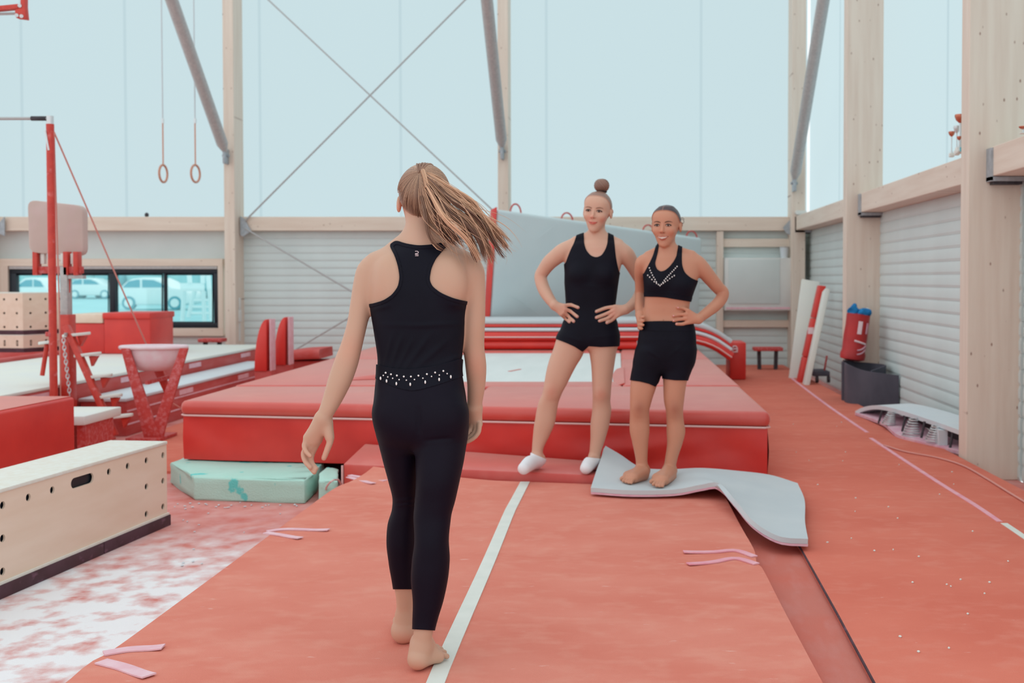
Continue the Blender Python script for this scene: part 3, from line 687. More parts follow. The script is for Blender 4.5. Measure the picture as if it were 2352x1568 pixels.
# ------------------------------------------------------------------ left side apparatus
# big red block
RBX = thing('foam_block_red', (-4.3, 6.6, 0), 'big red vinyl foam block behind the plywood box at the left edge', 'block')
e = at(172, 911, Z=.60)
obj('vinyl_cover', MB().prism([(e.x,e.y,0),(e.x-.1,5.25,0),(e.x-1.5,5.2,0),(e.x-1.5,e.y+.05,0)], (0,0,.60)), M['vinyl'], RBX, bevel=.02, seg=3)
obj('lid_sheet', MB().prism([(e.x-.02,e.y-.02,.60),(e.x-.12,5.27,.60),(e.x-1.48,5.22,.60),(e.x-1.48,e.y+.03,.60)], (0,0,.006)), M['vinyl_top'], RBX, smooth=False)
lb = at(203, 962, Y=8.15)
t = thing('small_platform', (lb.x, 8.2, 0), 'low white-topped wooden platform behind the red block', 'platform')
p0, p1 = at(150,985,Y=8.0), at(238,950,Y=8.3)
obj('top_board', MB().box(p0.x-.3, p1.x, 8.0, 8.6, p1.z-.05, p1.z+.02), M['offwhite'], t, bevel=.01)
for x in (p0.x-.2, p1.x-.08): obj('leg', MB().box(x, x+.06, 8.05, 8.5, 0, p1.z-.05), M['red_chalky'], t)

# high bar
HB = at(115, 285, Y=8.9); zg = 0
t = thing('high_bar', (HB.x, HB.y, 0), 'red steel high bar upright with a thin steel rail and guy cables', 'high bar')
obj('upright', MB().tube([(HB.x,HB.y,.02),(HB.x,HB.y,HB.z)], .031, 14), M['red_steel'], t)
obj('base_plate', MB().box(HB.x-.12,HB.x+.12,HB.y-.12,HB.y+.12,0,.025), M['red_steel'], t, bevel=.004)
c = at(115, 272, Y=8.9)
obj('top_cap', MB().tube([(HB.x,HB.y,HB.z),(HB.x,HB.y,c.z+.02)], .028, 14), M['silver'], t)
rail = obj('rail', MB().tube([(HB.x,HB.y,c.z),(HB.x-2.4,HB.y-.05,c.z-.012)], .013, 10), M['cable'], t)
obj('grip_sleeve', MB().tube([(HB.x-.03,HB.y,c.z),(HB.x-.15,HB.y-.003,c.z)], .019, 10), M['darksteel'], rail)
obj('collar', MB().tube([at(115,772,Y=8.9), at(115,762,Y=8.9)], .036, 14), M['red_chalky'], t)
obj('height_pin', MB().tube([at(104,300,Y=8.87), at(112,345,Y=8.87)], .008, 6), M['silver'], t)
obj('guy_cable', MB().tube([at(124,303,Y=8.9), at(262,622,Y=9.6), at(306,722,Y=9.85), at(395,925,Y=10.5), Vector((at(395,925,Y=10.5).x+.15, 10.8, .02))], .007, 6), M['pinkcable'], t)
obj('guy_cable', MB().tube([at(124,305,Y=8.9), at(136,700,Y=9.2), at(140,960,Y=9.4)], .006, 6), M['pinkcable'], t)
# raised padded post with ladder treads
SPY = 9.45
t = thing('padded_spotting_stand', (at(150,900,Y=SPY).x, SPY, 0), 'beige padded board on red brackets above a steel post with treads', 'spotting stand')
q = [at(62,458,Y=SPY), at(190,472,Y=SPY+.12), at(191,588,Y=SPY+.12), at(66,580,Y=SPY)]
pp = []
for i in range(4):
    a0, b0, c0 = q[i-1], q[i], q[(i+1)%4]; r_ = .07
    for k in np.linspace(0,1,5):
        A1 = b0+(a0-b0).normalized()*r_*(1-k); B1 = b0+(c0-b0).normalized()*r_*k; pp.append(A1*(1-k)+B1*k if True else A1)
obj('pad_board', MB().prism(pp, (0,.10,0)), M['beige'], t, bevel=.012)
pz = lambda px, py, dy=0: at(px, py, Y=SPY+.06+dy)
for px in (85, 155, 178):
    a, b = pz(px-5, 632), pz(px+5, 578); obj('bracket', MB().box(a.x, b.x, SPY+.02, SPY+.10, a.z, b.z), M['red_steel'], t, bevel=.004)
for px in (98, 144, 167):
    a, b = pz(px-4, 606), pz(px+4, 582); obj('spacer', MB().box(a.x, b.x, SPY+.05, SPY+.10, a.z, b.z), M['offwhite'], t, bevel=.004)
a, b = pz(78,628), pz(188,612); obj('cross_bar', MB().box(a.x, b.x, SPY+.04, SPY+.10, a.z, b.z), M['red_chalky'], t, bevel=.004)
a, b = pz(147,1000), pz(159,612)
obj('steel_post', MB().box(a.x, b.x, SPY+.02, SPY+.11, pz(140,735).z, b.z), M['steel'], t, bevel=.006)
obj('red_sleeve', MB().box(a.x-.004, b.x+.02, SPY+.0, SPY+.13, 0, pz(140,722).z), M['red_steel'], t, bevel=.008)
obj('foot_plate', MB().box(a.x-.0, b.x+.35, SPY-.2, SPY+.15, 0, .02), M['red_steel'], t, bevel=.004)
obj('crank', MB().tube([pz(152,632), pz(160,634), pz(159,672)], .008, 6), M['red_steel'], t)
obj('clamp', MB().box(pz(148,0).x, pz(186,0).x, SPY+.03, SPY+.09, pz(0,640).z, pz(0,632).z), M['steel'], t)
S0, S1 = at(152,748,Y=9.42), at(264,1000,Y=9.25)
obj('stringer', MB().bar(S0, S1, .05, .06, up=(0,1,0)), M['red_steel'], t, bevel=.006)
obj('stay', MB().tube([at(108,790,Y=9.5), at(97,862,Y=9.5)], .02, 8), M['red_steel'], t)
for px, py, w in ((170,769,64), (196,815,62), (222,865,62), (245,911,62), (270,957,62), (100,787,50)):
    k = (py-748)/252; Yt_ = 9.42-.17*k; c = at(px, py, Y=Yt_); w_ = w/2*Yt_/F
    tr = [(w_*math.cos(a), .07*math.sin(a)) for a in np.linspace(0, 2*math.pi, 20)[:-1]]
    br = obj('tread', MB().prism([(c.x+x, c.y+y+(.04 if px > 150 else .1), c.z-.012+.012*x/w_) for x, y in tr], (0,0,.026)), M['offwhite'], t, bevel=.006)
    if px > 150: obj('tread_bracket', MB().prism([(c.x+.02,c.y+.02,c.z-.012),(c.x+.09,c.y+.02,c.z-.012),(c.x+.04,c.y+.02,c.z-.10)], (0,.05,0)), M['red_steel'], br, smooth=False)
chn = obj('chain_guide', MB().box(at(150,770,Y=9.35).x-.006, at(150,770,Y=9.35).x+.006, 9.34, 9.40, at(150,772,Y=9.35).z, at(150,764,Y=9.35).z), M['steel'], t)
for i in range(16):
    c = at(146+14*i/15, 782+8.2*i, Y=9.33); M_ = Matrix.Rotation(math.pi/2*(i%2)+.4, 3, 'Z')
    obj('chain_link', MB().tube([c + M_ @ Vector((.012*math.cos(a), 0, .022*math.sin(a))) for a in np.linspace(0,2*math.pi,11)[:-1]], .0045, 5, closed=True), M['silver'], chn)

# chalk stand
CKY = 9.55; cx = at(353, 800, Y=CKY).x
t = thing('chalk_stand', (cx, CKY, .02), 'red chalk stand with a dusty white bowl on splayed flat legs', 'chalk stand')
ck = lambda px, py, dy=0: at(px, py, Y=CKY+dy)
rimz = ck(353, 797).z; rw = (ck(430,797).x-ck(277,797).x)/2
obj('rim', MB().tube([(cx+rw*math.cos(a)*.97, CKY+.16*math.sin(a), rimz) for a in np.linspace(0,2*math.pi,33)[:-1]], .018, 8, closed=True), M['chalk'], t)
bw = [(.001,ck(353,853).z-rimz),(.45,ck(353,850).z-rimz),(.72,ck(353,838).z-rimz),(.86,ck(353,822).z-rimz),(.93,0),(.88,0),(.78,-.07),(.5,-.13),(.001,-.14)]
obj('bowl', MB().lathe([(r*rw, z) for r, z in bw], (cx, CKY, rimz), 32, sy=.17/rw), M['chalk'], t)
def flat(pts, y, th=.03): return MB().prism([ck(a,b,y) for a, b in pts], (0,th,0))
obj('leg', flat([(277,800),(296,800),(355,972),(375,1012),(332,1012),(320,965)], -.17), M['red_chalky'], t, bevel=.004)
obj('leg', flat([(412,800),(431,800),(378,985),(372,1012),(338,1012),(352,975)], -.165), M['red_chalky'], t, bevel=.004)
obj('leg', flat([(352,850),(374,850),(388,888),(378,905)], .16), M['red_steel'], t, bevel=.004)
obj('leg_brace', MB().bar((cx,CKY-.15,rimz-.3), (cx+.05,CKY+.17,rimz-.28), .03, .03), M['red_chalky'], t)
obj('foot', MB().box(cx-.16,cx+.14,CKY-.22,CKY+.15,.02,.05), M['red_chalky'], t, bevel=.006)

# tumbling tracks running along the left side
def track(name, label, x0, x1, y0, y1, z, m, side='redtrack', stripes=()):
    t = thing(name, ((x0+x1)/2, (y0+y1)/2, 0), label, 'tumbling track')
    obj('top_bed', MB().box(x0, x1, y0, y1, z-.03, z), M[m], t, bevel=.008)
    obj('side_panel', MB().box(x0+.01, x1-.008, y0+.02, y1-.02, 0, z-.03), M[side], t, bevel=.008)
    for zs_ in stripes: obj('side_stripe', MB().box(x1-.009, x1-.003, y0+.03, y1-.03, zs_, zs_+.014), M['velcro'], t, smooth=False)
    for y in np.arange(y0+1.2, y1-.4, 1.7): obj('side_label', MB().box(x1-.009, x1-.003, y, y+.35, z-.10, z-.05), M['velcro'], t, smooth=False)
    return t
eA = at(2, 909, Z=.50)
track('tumbling_track', 'wide off-white tumbling track with red sides running towards the window wall', -6.75, eA.x-.02, 7.75, 15.2, .50, 'offwhite', stripes=())
track('lower_track', 'narrow bluish-white track with red sides below the wide tumbling track', eA.x+.0, -4.42, 9.75, 14.2, .345, 'bluewhite', stripes=(.22,.10))
t = thing('red_runner_edge', (-6.82, 11, 0), 'thin red padded edge along the far side of the wide track', 'mat')
obj('padding', MB().box(-6.87, -6.77, 7.5, 15.0, 0, .54), M['redtrack'], t, bevel=.02)
t = thing('rolled_edge_mat', (-3.7, 13.9, 0), 'low curved red mat edge left of the trampoline', 'mat')
slab('roll', [(at(628,812,Y=13.9).x,.40), (at(690,803,Y=13.9).x,.46), (at(750,798,Y=13.9).x,.48)], 13.6, 14.2, .12, M['redtrack'], t, .05)
obj('support', MB().box(at(640,812,Y=13.9).x, at(745,798,Y=13.9).x, 13.7, 14.15, 0, .38), M['redtrack'], t)
# two fin shaped bumpers
for (x0, x1, xe_, ytop, ybot, yt2, Yf, lab) in ((584,612,625,733,852,852,12.2,'red fin-shaped foam bumper with pale edge, left one of the two'), (629,655,668,728,838,838,12.6,'red fin-shaped foam bumper with pale edge, right one of the two')):
    t = thing('fin_bumper', (at(x1,ybot,Y=Yf).x, Yf, 0), lab, 'bumper', 'fin bumpers beside the trampoline')
    pts = [at(x0+(x1-x0)*(1-math.cos(a)), ybot+(ytop-ybot)*math.sin(a), Y=Yf) for a in np.linspace(0, math.pi/2, 12)]
    lo_ = at(x0, ybot, Y=Yf); pts = [at(x1,ybot,Y=Yf)]+pts
    obj('red_face', MB().prism(pts, (0,.18,0)), M['vinyl'], t, bevel=.006)
    xa = at(x1,0,Y=Yf).x+.002; xb = xa+.012
    obj('pale_edge', MB().box(xa, xb, Yf, Yf+.18, lo_.z, at(x1,ytop,Y=Yf).z), M['velcro'], t, bevel=.004)
    obj('foot', MB().box(lo_.x, xb, Yf+.02, Yf+.16, 0, lo_.z), M['redtrack'], t)

# plywood crates stacked at the far left
def crate(z0, z1, label):
    Yc = 13.3; c0 = at(53, 740, Y=Yc)
    t = thing('plywood_crate', (c0.x-.1, Yc+.2, z0), label, 'crate', 'plywood crates in the far left stack')
    Lw, Rw = 1.0, .42; dl = Vector((-1.0,.12,0)).normalized(); dr = Vector((.55,.9,0)).normalized()
    C = Vector((c0.x, Yc, 0)); rowz = np.linspace(z0+.09, z1-.07, 3)
    for d_, ln, nx in ((dl, Lw, 6), (dr, .58, 3)):
        hs = [circle(u, z, .016, 10) for u in (np.arange(nx)+.5)*ln/nx for z in rowz]
        vv, ff = curve_plate([(0,z0+.05),(ln,z0+.05),(ln,z1),(0,z1)], hs, .018)
        nn = Vector((-d_.y, d_.x, 0)); nn = nn if nn.y > 0 or abs(nn.y) < .3 and nn.x < 0 else -nn
        obj('side_panel', MB().add([C+d_*p[0]+nn*(.01+p[2])+Vector((0,0,p[1])) for p in vv], ff), M['ply'], t, smooth=False)
    P = [C, C+dl*Lw, C+dl*Lw+dr*.58, C+dr*.58]; cc = sum(P, Vector())/4
    sh = lambda k, z: [Vector((cc.x+(p.x-cc.x)*k, cc.y+(p.y-cc.y)*k, z)) for p in P]
    obj('shade_fill', MB().prism(sh(.88,z0+.03)[::-1], (0,0,z1-z0-.05)), M['darksteel'], t, smooth=False)  # dark block stands in for the shade behind the crate's holes
    obj('top_panel', MB().prism(sh(1,z1)[::-1], (0,0,.012)), M['ply_pale'], t, smooth=False)
    obj('rubber_base', MB().prism(sh(1.01,z0)[::-1], (0,0,.05)), M['rubber'], t, smooth=False)
zA = at(53,672,Y=13.3).z; zB_ = at(53,768,Y=13.3).z
crate(zB_, zA-.012, 'plywood crate with drilled holes, upper of the far left stack')
crate(.52, zB_-.015, 'plywood crate with drilled holes, lower of the far left stack')
tag(obj('crate_stand', MB().box(at(53,740,Y=13.3).x-1.02, at(53,740,Y=13.3).x+.3, 13.28, 14.0, 0.0, .519), M['redtrack'], bevel=.01), 'red foam slab under the plywood crates', 'slab')
# red vinyl box by the window
Yv = 13.3; vx = lambda px: at(px, 740, Y=Yv).x; vz = lambda py: at(250, py, Y=Yv).z
t = thing('vinyl_box', ((vx(165)+vx(345))/2, Yv+.3, 0), 'red vinyl foam box with folded lid in front of the window', 'box')
obj('main_block', MB().box(vx(238), vx(345), Yv, Yv+.7, .5, vz(726)), M['vinyl'], t, bevel=.02)
obj('lid', MB().box(vx(237), vx(347), Yv-.03, Yv+.72, vz(732), vz(718)), M['vinyl'], t, bevel=.015)
obj('side_block', MB().box(vx(150), vx(238), Yv+.02, Yv+.7, .5, vz(742)), M['vinyl'], t, bevel=.02)
obj('beige_lid', MB().box(vx(156), vx(236), Yv, Yv+.7, vz(742), vz(721)), M['ply'], t, bevel=.015)
# far low benches
def bench(px, py, w, Yb, label):
    c = at(px, py, Y=Yb); t = thing('low_bench', (c.x, Yb, 0), label, 'bench'); w_ = w*Yb/F/2
    obj('seat', MB().box(c.x-w_, c.x+w_, Yb-.12, Yb+.12, c.z-.03, c.z+.02), M['red_chalky'], t, bevel=.01)
    for s in (-.6,.6): obj('leg', MB().bar((c.x+s*w_,Yb,c.z-.03), (c.x+s*w_*.9,Yb,0), .05, .05), M['darksteel'], t)
bench(488, 780, 54, 15.4, 'small pink low bench below the window jamb')
bench(1763, 800, 66, 15.2, 'small pink low bench beside the corner pillar')

# still rings
for px in (375, 449):
    Yr = 15.0; c = at(px, 397, Y=Yr)
    t = thing('gym_ring', (c.x, Yr, c.z), f'wooden gymnastic ring hanging on a white strap, {"left" if px < 400 else "right"} one', 'ring', 'still rings')
    d_ = Vector((math.sin(.12 if px < 400 else .20), math.cos(.12 if px < 400 else .20), 0))
    obj('ring', MB().tube([c + d_*(.105*math.cos(a)) + Vector((0,0,.118*math.sin(a)-.01)) for a in np.linspace(0,2*math.pi,25)[:-1]], .015, 8, closed=True), M['ringwood'], t)
    obj('strap', MB().box(c.x-.008, c.x+.008, Yr-.004, Yr+.004, c.z+.10, at(px,283,Y=Yr).z), M['ringwood'], t, smooth=False)
    obj('buckle', MB().box(c.x-.014, c.x+.014, Yr-.01, Yr+.01, at(px,283,Y=Yr).z, at(px,272,Y=Yr).z), M['silver'], t)
    obj('cable', MB().tube([(c.x,Yr,at(px,275,Y=Yr).z), (c.x,Yr,ZTOP)], .008, 6), M['white'], t)
# red bracket hanging at the top left corner
Yk = 8.2
t = thing('hanging_bracket', (at(30,20,Y=Yk).x, Yk, at(30,44,Y=Yk).z), 'red bolted steel bracket hanging at the top left corner', 'bracket')
obj('corner_plate', MB().prism([at(a,b,Y=Yk) for a, b in ((33,22),(46,12),(46,-30),(57,-30),(57,15),(60,44),(36,41))], (0,.05,0)), M['red_steel'], t, bevel=.006)
obj('arm', MB().bar(at(-60,26,Y=Yk+.02), at(45,16,Y=Yk+.02), .05, .036), M['red_steel'], t, bevel=.004)
obj('hanger', MB().box(at(46,0,Y=Yk).x, at(57,0,Y=Yk).x, Yk, Yk+.05, at(50,-25,Y=Yk).z, ZTOP), M['red_steel'], t)
obj('rod', MB().tube([at(-60,34,Y=Yk+.02), at(38,31,Y=Yk+.02)], .010, 6), M['cable'], t)
for px, py in ((45,13), (49,37), (38,35)): obj('bolt', MB().tube([at(px,py,Y=Yk-.012), at(px,py,Y=Yk+.01)], .014, 8), M['silver'], t)

# ------------------------------------------------------------------ right side things
# cabinet between the studs
Yc = YB-.30
a, b = at(1665,713,Y=Yc), at(1821,592,Y=Yc)
t = thing('wall_cabinet', ((a.x+b.x)/2, Yc, a.z), 'white metal cabinet with inset door on the timber frame', 'cabinet')
obj('body', MB().box(a.x, b.x, Yc, YB-.01, a.z, b.z), M['cabinet'], t, bevel=.01)
obj('door', MB().box(a.x+.05, b.x-.19, Yc-.012, Yc, a.z+.10, b.z-.02), M['flatwall'], t, bevel=.005)
obj('lower_strip', MB().box(a.x+.02, b.x-.04, Yc-.008, Yc, a.z+.02, a.z+.05), M['velcro'], t)
c = at(1802, 592, Y=Yc+.06)
t = thing('clear_beaker', (c.x, Yc+.1, b.z), 'small pale plastic beaker on the white cabinet', 'beaker')
obj('cup', MB().lathe([(.05,0),(.065,.16),(.055,.16),(.042,.01)], (c.x, Yc+.1, b.z), 16), M['bluewhite'], t)
obj('rim', MB().tube([(c.x+.063*math.cos(k), Yc+.1+.063*math.sin(k), b.z+.16) for k in np.linspace(0,2*math.pi,17)[:-1]], .008, 6, closed=True), M['steel'], t)
# dark red block with a white mark
Yq = 13.6
a, b = at(1676,840,Y=Yq), at(1714,786,Y=Yq)
t = thing('marked_block', ((a.x+b.x)/2, Yq, RZ), 'dark red block with a white mark behind the drooping mat', 'block')
obj('block', MB().box(a.x, b.x, Yq, Yq+.5, RZ, b.z), M['vinyl'], t, bevel=.02)
c = at(1688, 802, Y=Yq-.01); s = .0055
obj('white_mark', MB().tube([c+Vector((x*s,0,z*s)) for x, z in ((5,-7),(5,3),(2,7),(-3,7),(-5,4))], .010, 6), M['print'], t)
obj('white_mark', MB().tube([c+Vector((x*s,0,z*s)) for x, z in ((5,1),(-3,1),(-6,-2),(-4,-6),(2,-6),(5,-3))], .010, 6), M['print'], t)

# boards leaning against the wall
def lean(name, label, foot, top, w, th, m):
    """slab: foot and top are the photo points of its lower / upper left front corner"""
    f0 = at(*foot[:2], Z=foot[2]); t0 = at(top[0], top[1], Y=f0.y+top[2]); d_ = (t0-f0).normalized(); side = Vector((1,.0,0)); side = (side-d_*side.dot(d_)).normalized()*w
    nb = d_.cross(side).normalized(); nb = nb if nb.y > 0 else -nb
    return MB().hexa([f0, f0+side, f0+side+nb*th, f0+nb*th, t0, t0+side, t0+side+nb*th, t0+nb*th])
t = thing('leaning_board', (2.2, 13.6, RZ), 'tall off-white board leaning beside the corner pillar', 'board')
obj('board', lean('', '', (1812,868,RZ), (1842,640,.35), .235, .05, None), M['offwhite'], t, bevel=.01)
t = thing('leaning_mat', (2.3, 13.2, RZ), 'folded red mat leaning against the off-white board', 'mat')
f0, t0 = at(1833,878,Z=RZ), at(1882,655,Y=13.45); mid = lambda k: f0+(t0-f0)*k
for a, b in ((0,.26), (.262,.66), (.664,1)):
    A1, B1 = mid(a), mid(b); sd = Vector((.085,0,-.01))
    obj('fold', MB().hexa([A1, A1+sd, A1+sd+Vector((.02,.16,0)), A1+Vector((0,.16,0)), B1, B1+sd, B1+sd+Vector((.02,.16,0)), B1+Vector((0,.16,0))]), M['vinyl'], t, bevel=.012)
obj('white_tag', MB().box(mid(.53).x-.02, mid(.53).x+.05, mid(.53).y-.012, mid(.53).y, mid(.53).z-.04, mid(.53).z+.04), M['print'], t)
t = thing('leaning_board', (2.38, 13.2, RZ), 'narrow white board leaning on the right of the folded red mat', 'board')
obj('board', lean('', '', (1848,884,RZ), (1896,661,.25), .06, .22, None), M['offwhite'], t, bevel=.008)
# little clutter at their foot
c = at(1882, 878, Z=RZ)
t = thing('floor_trolley', (c.x, c.y, RZ), 'small dark trolley at the foot of the leaning boards', 'trolley')
obj('deck', MB().box(c.x-.08, c.x+.12, c.y-.05, c.y+.35, RZ+.08, RZ+.14), M['greyrubber'], t, bevel=.01)
for dx in (-.05,.09): obj('wheel', MB().tube([(c.x+dx,c.y-.03,RZ+.04),(c.x+dx+.03,c.y-.03,RZ+.04)], .04, 12), M['darksteel'], t)
obj('handle', MB().tube([(c.x+.08,c.y+.1,RZ+.14),(c.x+.11,c.y+.1,RZ+.32)], .012, 8), M['red_chalky'], t)

# dark rubber bin by the second pillar: curved sheet, and the red bag in it
Yn = 11.05
bnl = [at(1938,868,Y=Yn+.25), at(1948,868,Y=Yn), at(1990,868,Y=Yn-.12), at(2065,868,Y=Yn-.22)]
zt2 = [at(1940,832,Y=Yn+.25).z, at(1955,838,Y=Yn).z, at(1990,852,Y=Yn-.12).z, at(2064,862,Y=Yn-.22).z]
t = thing('rubber_bin', (bnl[2].x, Yn, 0), 'dark grey rubber sheet bin standing by the pine pillar', 'bin')
def wallsheet(xy, z1, z0=0.0, n=26, th=.018):
    C = catmull([(x, y, z) for (x, y), z in zip(xy, z1)], n); rows = [[(p[0],p[1],z0+(p[2]-z0)*v) for v in np.linspace(0,1,6)] for p in C]
    A = np.array(rows); d = np.gradient(A, axis=0); nn = np.stack([-d[...,1], d[...,0], 0*d[...,0]], -1); nn /= np.linalg.norm(nn, axis=2, keepdims=True)+1e-9
    B = A+nn*th; k = 6; o = n*k; v = A.reshape(-1,3).tolist()+B.reshape(-1,3).tolist(); f = []
    for i in range(n-1):
        for j in range(k-1): f += [(i*k+j,(i+1)*k+j,(i+1)*k+j+1,i*k+j+1), (o+i*k+j,o+i*k+j+1,o+(i+1)*k+j+1,o+(i+1)*k+j)]
        f += [(i*k+k-1,(i+1)*k+k-1,o+(i+1)*k+k-1,o+i*k+k-1), (i*k,o+i*k,o+(i+1)*k,(i+1)*k)]
    f += [(j,j+1,o+j+1,o+j) for j in range(k-1)] + [((n-1)*k+j,o+(n-1)*k+j,o+(n-1)*k+j+1,(n-1)*k+j+1) for j in range(k-1)]
    return MB().add(v, f)
obj('front_sheet', wallsheet([(p.x,p.y) for p in bnl], zt2), M['greyrubber'], t)
bk = [(bnl[0].x,bnl[0].y), (bnl[0].x+.05,bnl[0].y+.18), (bnl[0].x+.28,bnl[0].y+.22), (bnl[0].x+.40,bnl[0].y-.05), (bnl[0].x+.33,bnl[0].y-.22), (bnl[2].x+.05,bnl[2].y+.05)]
obj('back_sheet', wallsheet(bk, [zt2[0]]*2+[zt2[0]-.02]*2+[zt2[2]+.03,zt2[2]]), M['greyrubber'], t)
Yg = 11.5; cA, cB = at(1957,826,Y=Yg), at(1972,722,Y=Yg)
t = thing('red_bag', (cA.x, Yg, cA.z), 'red vinyl bag with white print and blue cloth top above the rubber bin', 'bag')
ax_ = (cB-cA); M_ = Vector((0,0,1)).rotation_difference(ax_.normalized()).to_matrix()
rb = (at(1990,0,Y=Yg).x-at(1936,0,Y=Yg).x)/2
obj('bag_body', MB().lathe([(rb*.5,-.01),(rb*1.05,.01),(rb*1.08,.06),(rb*.98,.10),(rb*1.02,ax_.length*.5),(rb*.98,ax_.length*.75),(rb*1.0,ax_.length),(rb*.5,ax_.length+.01)], cA, 24, M_), M['redbag'], t)
bc_ = MB().ellipsoid(cB+Vector((-.055,0,.03)), (.055,.06,.078), 24, 16).ellipsoid(cB+Vector((.045,-.02,.01)), (.078,.07,.052), 24, 16)
bc_.v = [(x+.012*math.sin(60*z+40*y), y+.010*math.sin(70*x+30*z), z+.012*math.sin(55*x+45*y)) for x, y, z in bc_.v]
obj('blue_cloth', bc_, M['blue'], t)
obj('rope_end', MB().ellipsoid(cB+Vector((.10,.04,.04)), (.03,.03,.03)), M['offwhite'], t)
def onbag(u, ang_, r=1.03): return cA + M_ @ Vector((rb*r*math.sin(ang_), -rb*r*math.cos(ang_), u*ax_.length))
rows = [[onbag(u, a_, 1.05) for a_ in np.linspace(-.12,.22,5)] for u in np.linspace(.58,.86,6)]
obj('print_patch', MB().sheet(rows, .004), M['print'], t)
rows = [[onbag(u, a_, 1.05) for a_ in np.linspace(.62,.80,4)] for u in np.linspace(.60,.84,6)]
obj('print_patch', MB().sheet(rows, .004), M['pinkedge'], t)
obj('print_line', MB().tube([onbag(.43-.05*k, -.25+1.05*k, 1.04) for k in np.linspace(0,1,12)], .011, 6), M['print'], t)
for u in (.26, .17): obj('print_line', MB().tube([onbag(u-.03*(1-k)+.09*k*k, .1+.85*k, 1.04) for k in np.linspace(0,1,10)], .008, 6), M['pinkedge'], t)
tag(obj('bag_shelf', MB().box(2.42, 2.51, Yg+.06, YP2-.002, cA.z-.04, cA.z-.012), M['darksteel'], bevel=.004), 'small dark shelf under the red bag on the pillar', 'shelf')

# springboard lying by the wall
Ys = 8.7
t = thing('springboard', (2.3, Ys, RZ), 'vaulting springboard with grey curved board and coil springs by the pillar', 'springboard')
def board(pts, depth, th, m, name):
    """curved board through photo points (px, py, Y): its front edge, depth towards the wall"""
    C = catmull([at(x, y, Y=Y) for x, y, Y in pts], 24)
    rows = [[(p[0]+.30*v, p[1]+.06*v, p[2]+.01*v) for v in np.linspace(0,1,4)] for p in C]
    return obj(name, MB().sheet(rows, th), M[m], t)
board([(1964,944,10.05),(1985,934,9.9),(2020,931,9.5),(2075,944,8.9),(2140,965,8.35),(2205,988,7.9)], .42, .035, 'bluewhite', 'upper_board')
board([(1964,947,10.05),(1990,956,9.75),(2030,972,9.2),(2060,997,8.66),(2110,1012,8.36),(2205,1036,7.9)], .42, .025, 'pinkedge', 'lower_board')
def spring(px0, py0, px1, py1, Y, r0, r1, turns=7):
    a, b = at(px0,py0,Y=Y), at(px1,py1,Y=Y); P = []
    for i in range(turns*10+1):
        k = i/(turns*10); r = r0+(r1-r0)*k; th = 2*math.pi*turns*k; P.append(a+(b-a)*k+Vector((r*math.cos(th), r*math.sin(th), 0)))
    obj('coil_spring', MB().tube(P, .0045, 5), M['silver'], t)
spring(2048,946,2040,974,9.1,.03,.06); spring(2098,960,2092,1001,8.6,.03,.075); spring(2150,976,2142,1012,8.25,.03,.06)
obj('core_post', MB().box(at(2160,0,Y=8.2).x, at(2180,0,Y=8.2).x, 8.15, 8.25, at(0,1020,Y=8.2).z, at(0,985,Y=8.2).z), M['bluewhite'], t)
for x, Yx in ((2022,9.35), (2076,8.75), (2120,8.4), (2186,8.05)): obj('strut', MB().tube([at(x+4,942+(x-2022)*.26,Y=Yx), at(x-4,972+(x-2022)*.34,Y=Yx)], .010, 6), M['darksteel'], t)
obj('dark_sheet', MB().hexa([(2.52,9.6,RZ+.03),(2.62,7.95,RZ+.03),(2.64,7.95,RZ+.03),(2.54,9.6,RZ+.03),(2.52,9.6,.28),(2.62,7.95,.28),(2.64,7.95,.28),(2.54,9.6,.28)]), M['darksteel'], t, smooth=False)  # dark sheet behind the springs, across the gap between the boards

# trophies on the beam
def trophy(px, ptop, Y, w, m, label, cup=.42):
    c = at(px, ptop, Y=Y); zb_ = ZBEAM1; h = c.z-zb_; s = w*Y/F/2
    t = thing('trophy', (c.x, Y, zb_), label, 'trophy', 'trophies on the beam')
    obj('base', MB().box(c.x-s*.7, c.x+s*.7, Y-s*.7, Y+s*.7, zb_, zb_+h*.16), M['offwhite'], t, bevel=.004)
    obj('stem', MB().lathe([(s*.5,0),(s*.22,h*.1),(s*.16,h*.3),(s*.22,h*(1-cup)-h*.16)], (c.x,Y,zb_+h*.16), 12), M['silver'], t)
    obj('cup', MB().lathe([(s*.2,0),(s*.75,h*cup*.35),(s,h*cup*.8),(s*.96,h*cup),(s*.85,h*cup),(s*.3,h*cup*.3)], (c.x,Y,zb_+h*(1-cup)), 16), M[m], t)
trophy(2206, 263, 7.98, 26, 'gold', 'tallest copper trophy cup on the beam beside the pillar', .22)
trophy(2198, 289, 8.10, 16, 'silver', 'slim silver trophy cup on the beam in front of the tallest', .25)
trophy(2186, 302, 8.22, 15, 'gold', 'small copper trophy cup leftmost on the beam', .2)
trophy(2203, 313, 7.90, 11, 'gold', 'smallest trophy cup with a teal plate on the beam', .25)
tag(obj('trophy_plate', MB().box(at(2194,0,Y=8.0).x, at(2203,0,Y=8.0).x, 7.84, 7.86, ZBEAM1+.0, ZBEAM1+.03), M['teal']), 'small teal name plate on the beam by the trophies', 'plate')
trophy(2350, 290, 6.9, 20, 'gold', 'trophy cup on the beam at the right edge', .4)

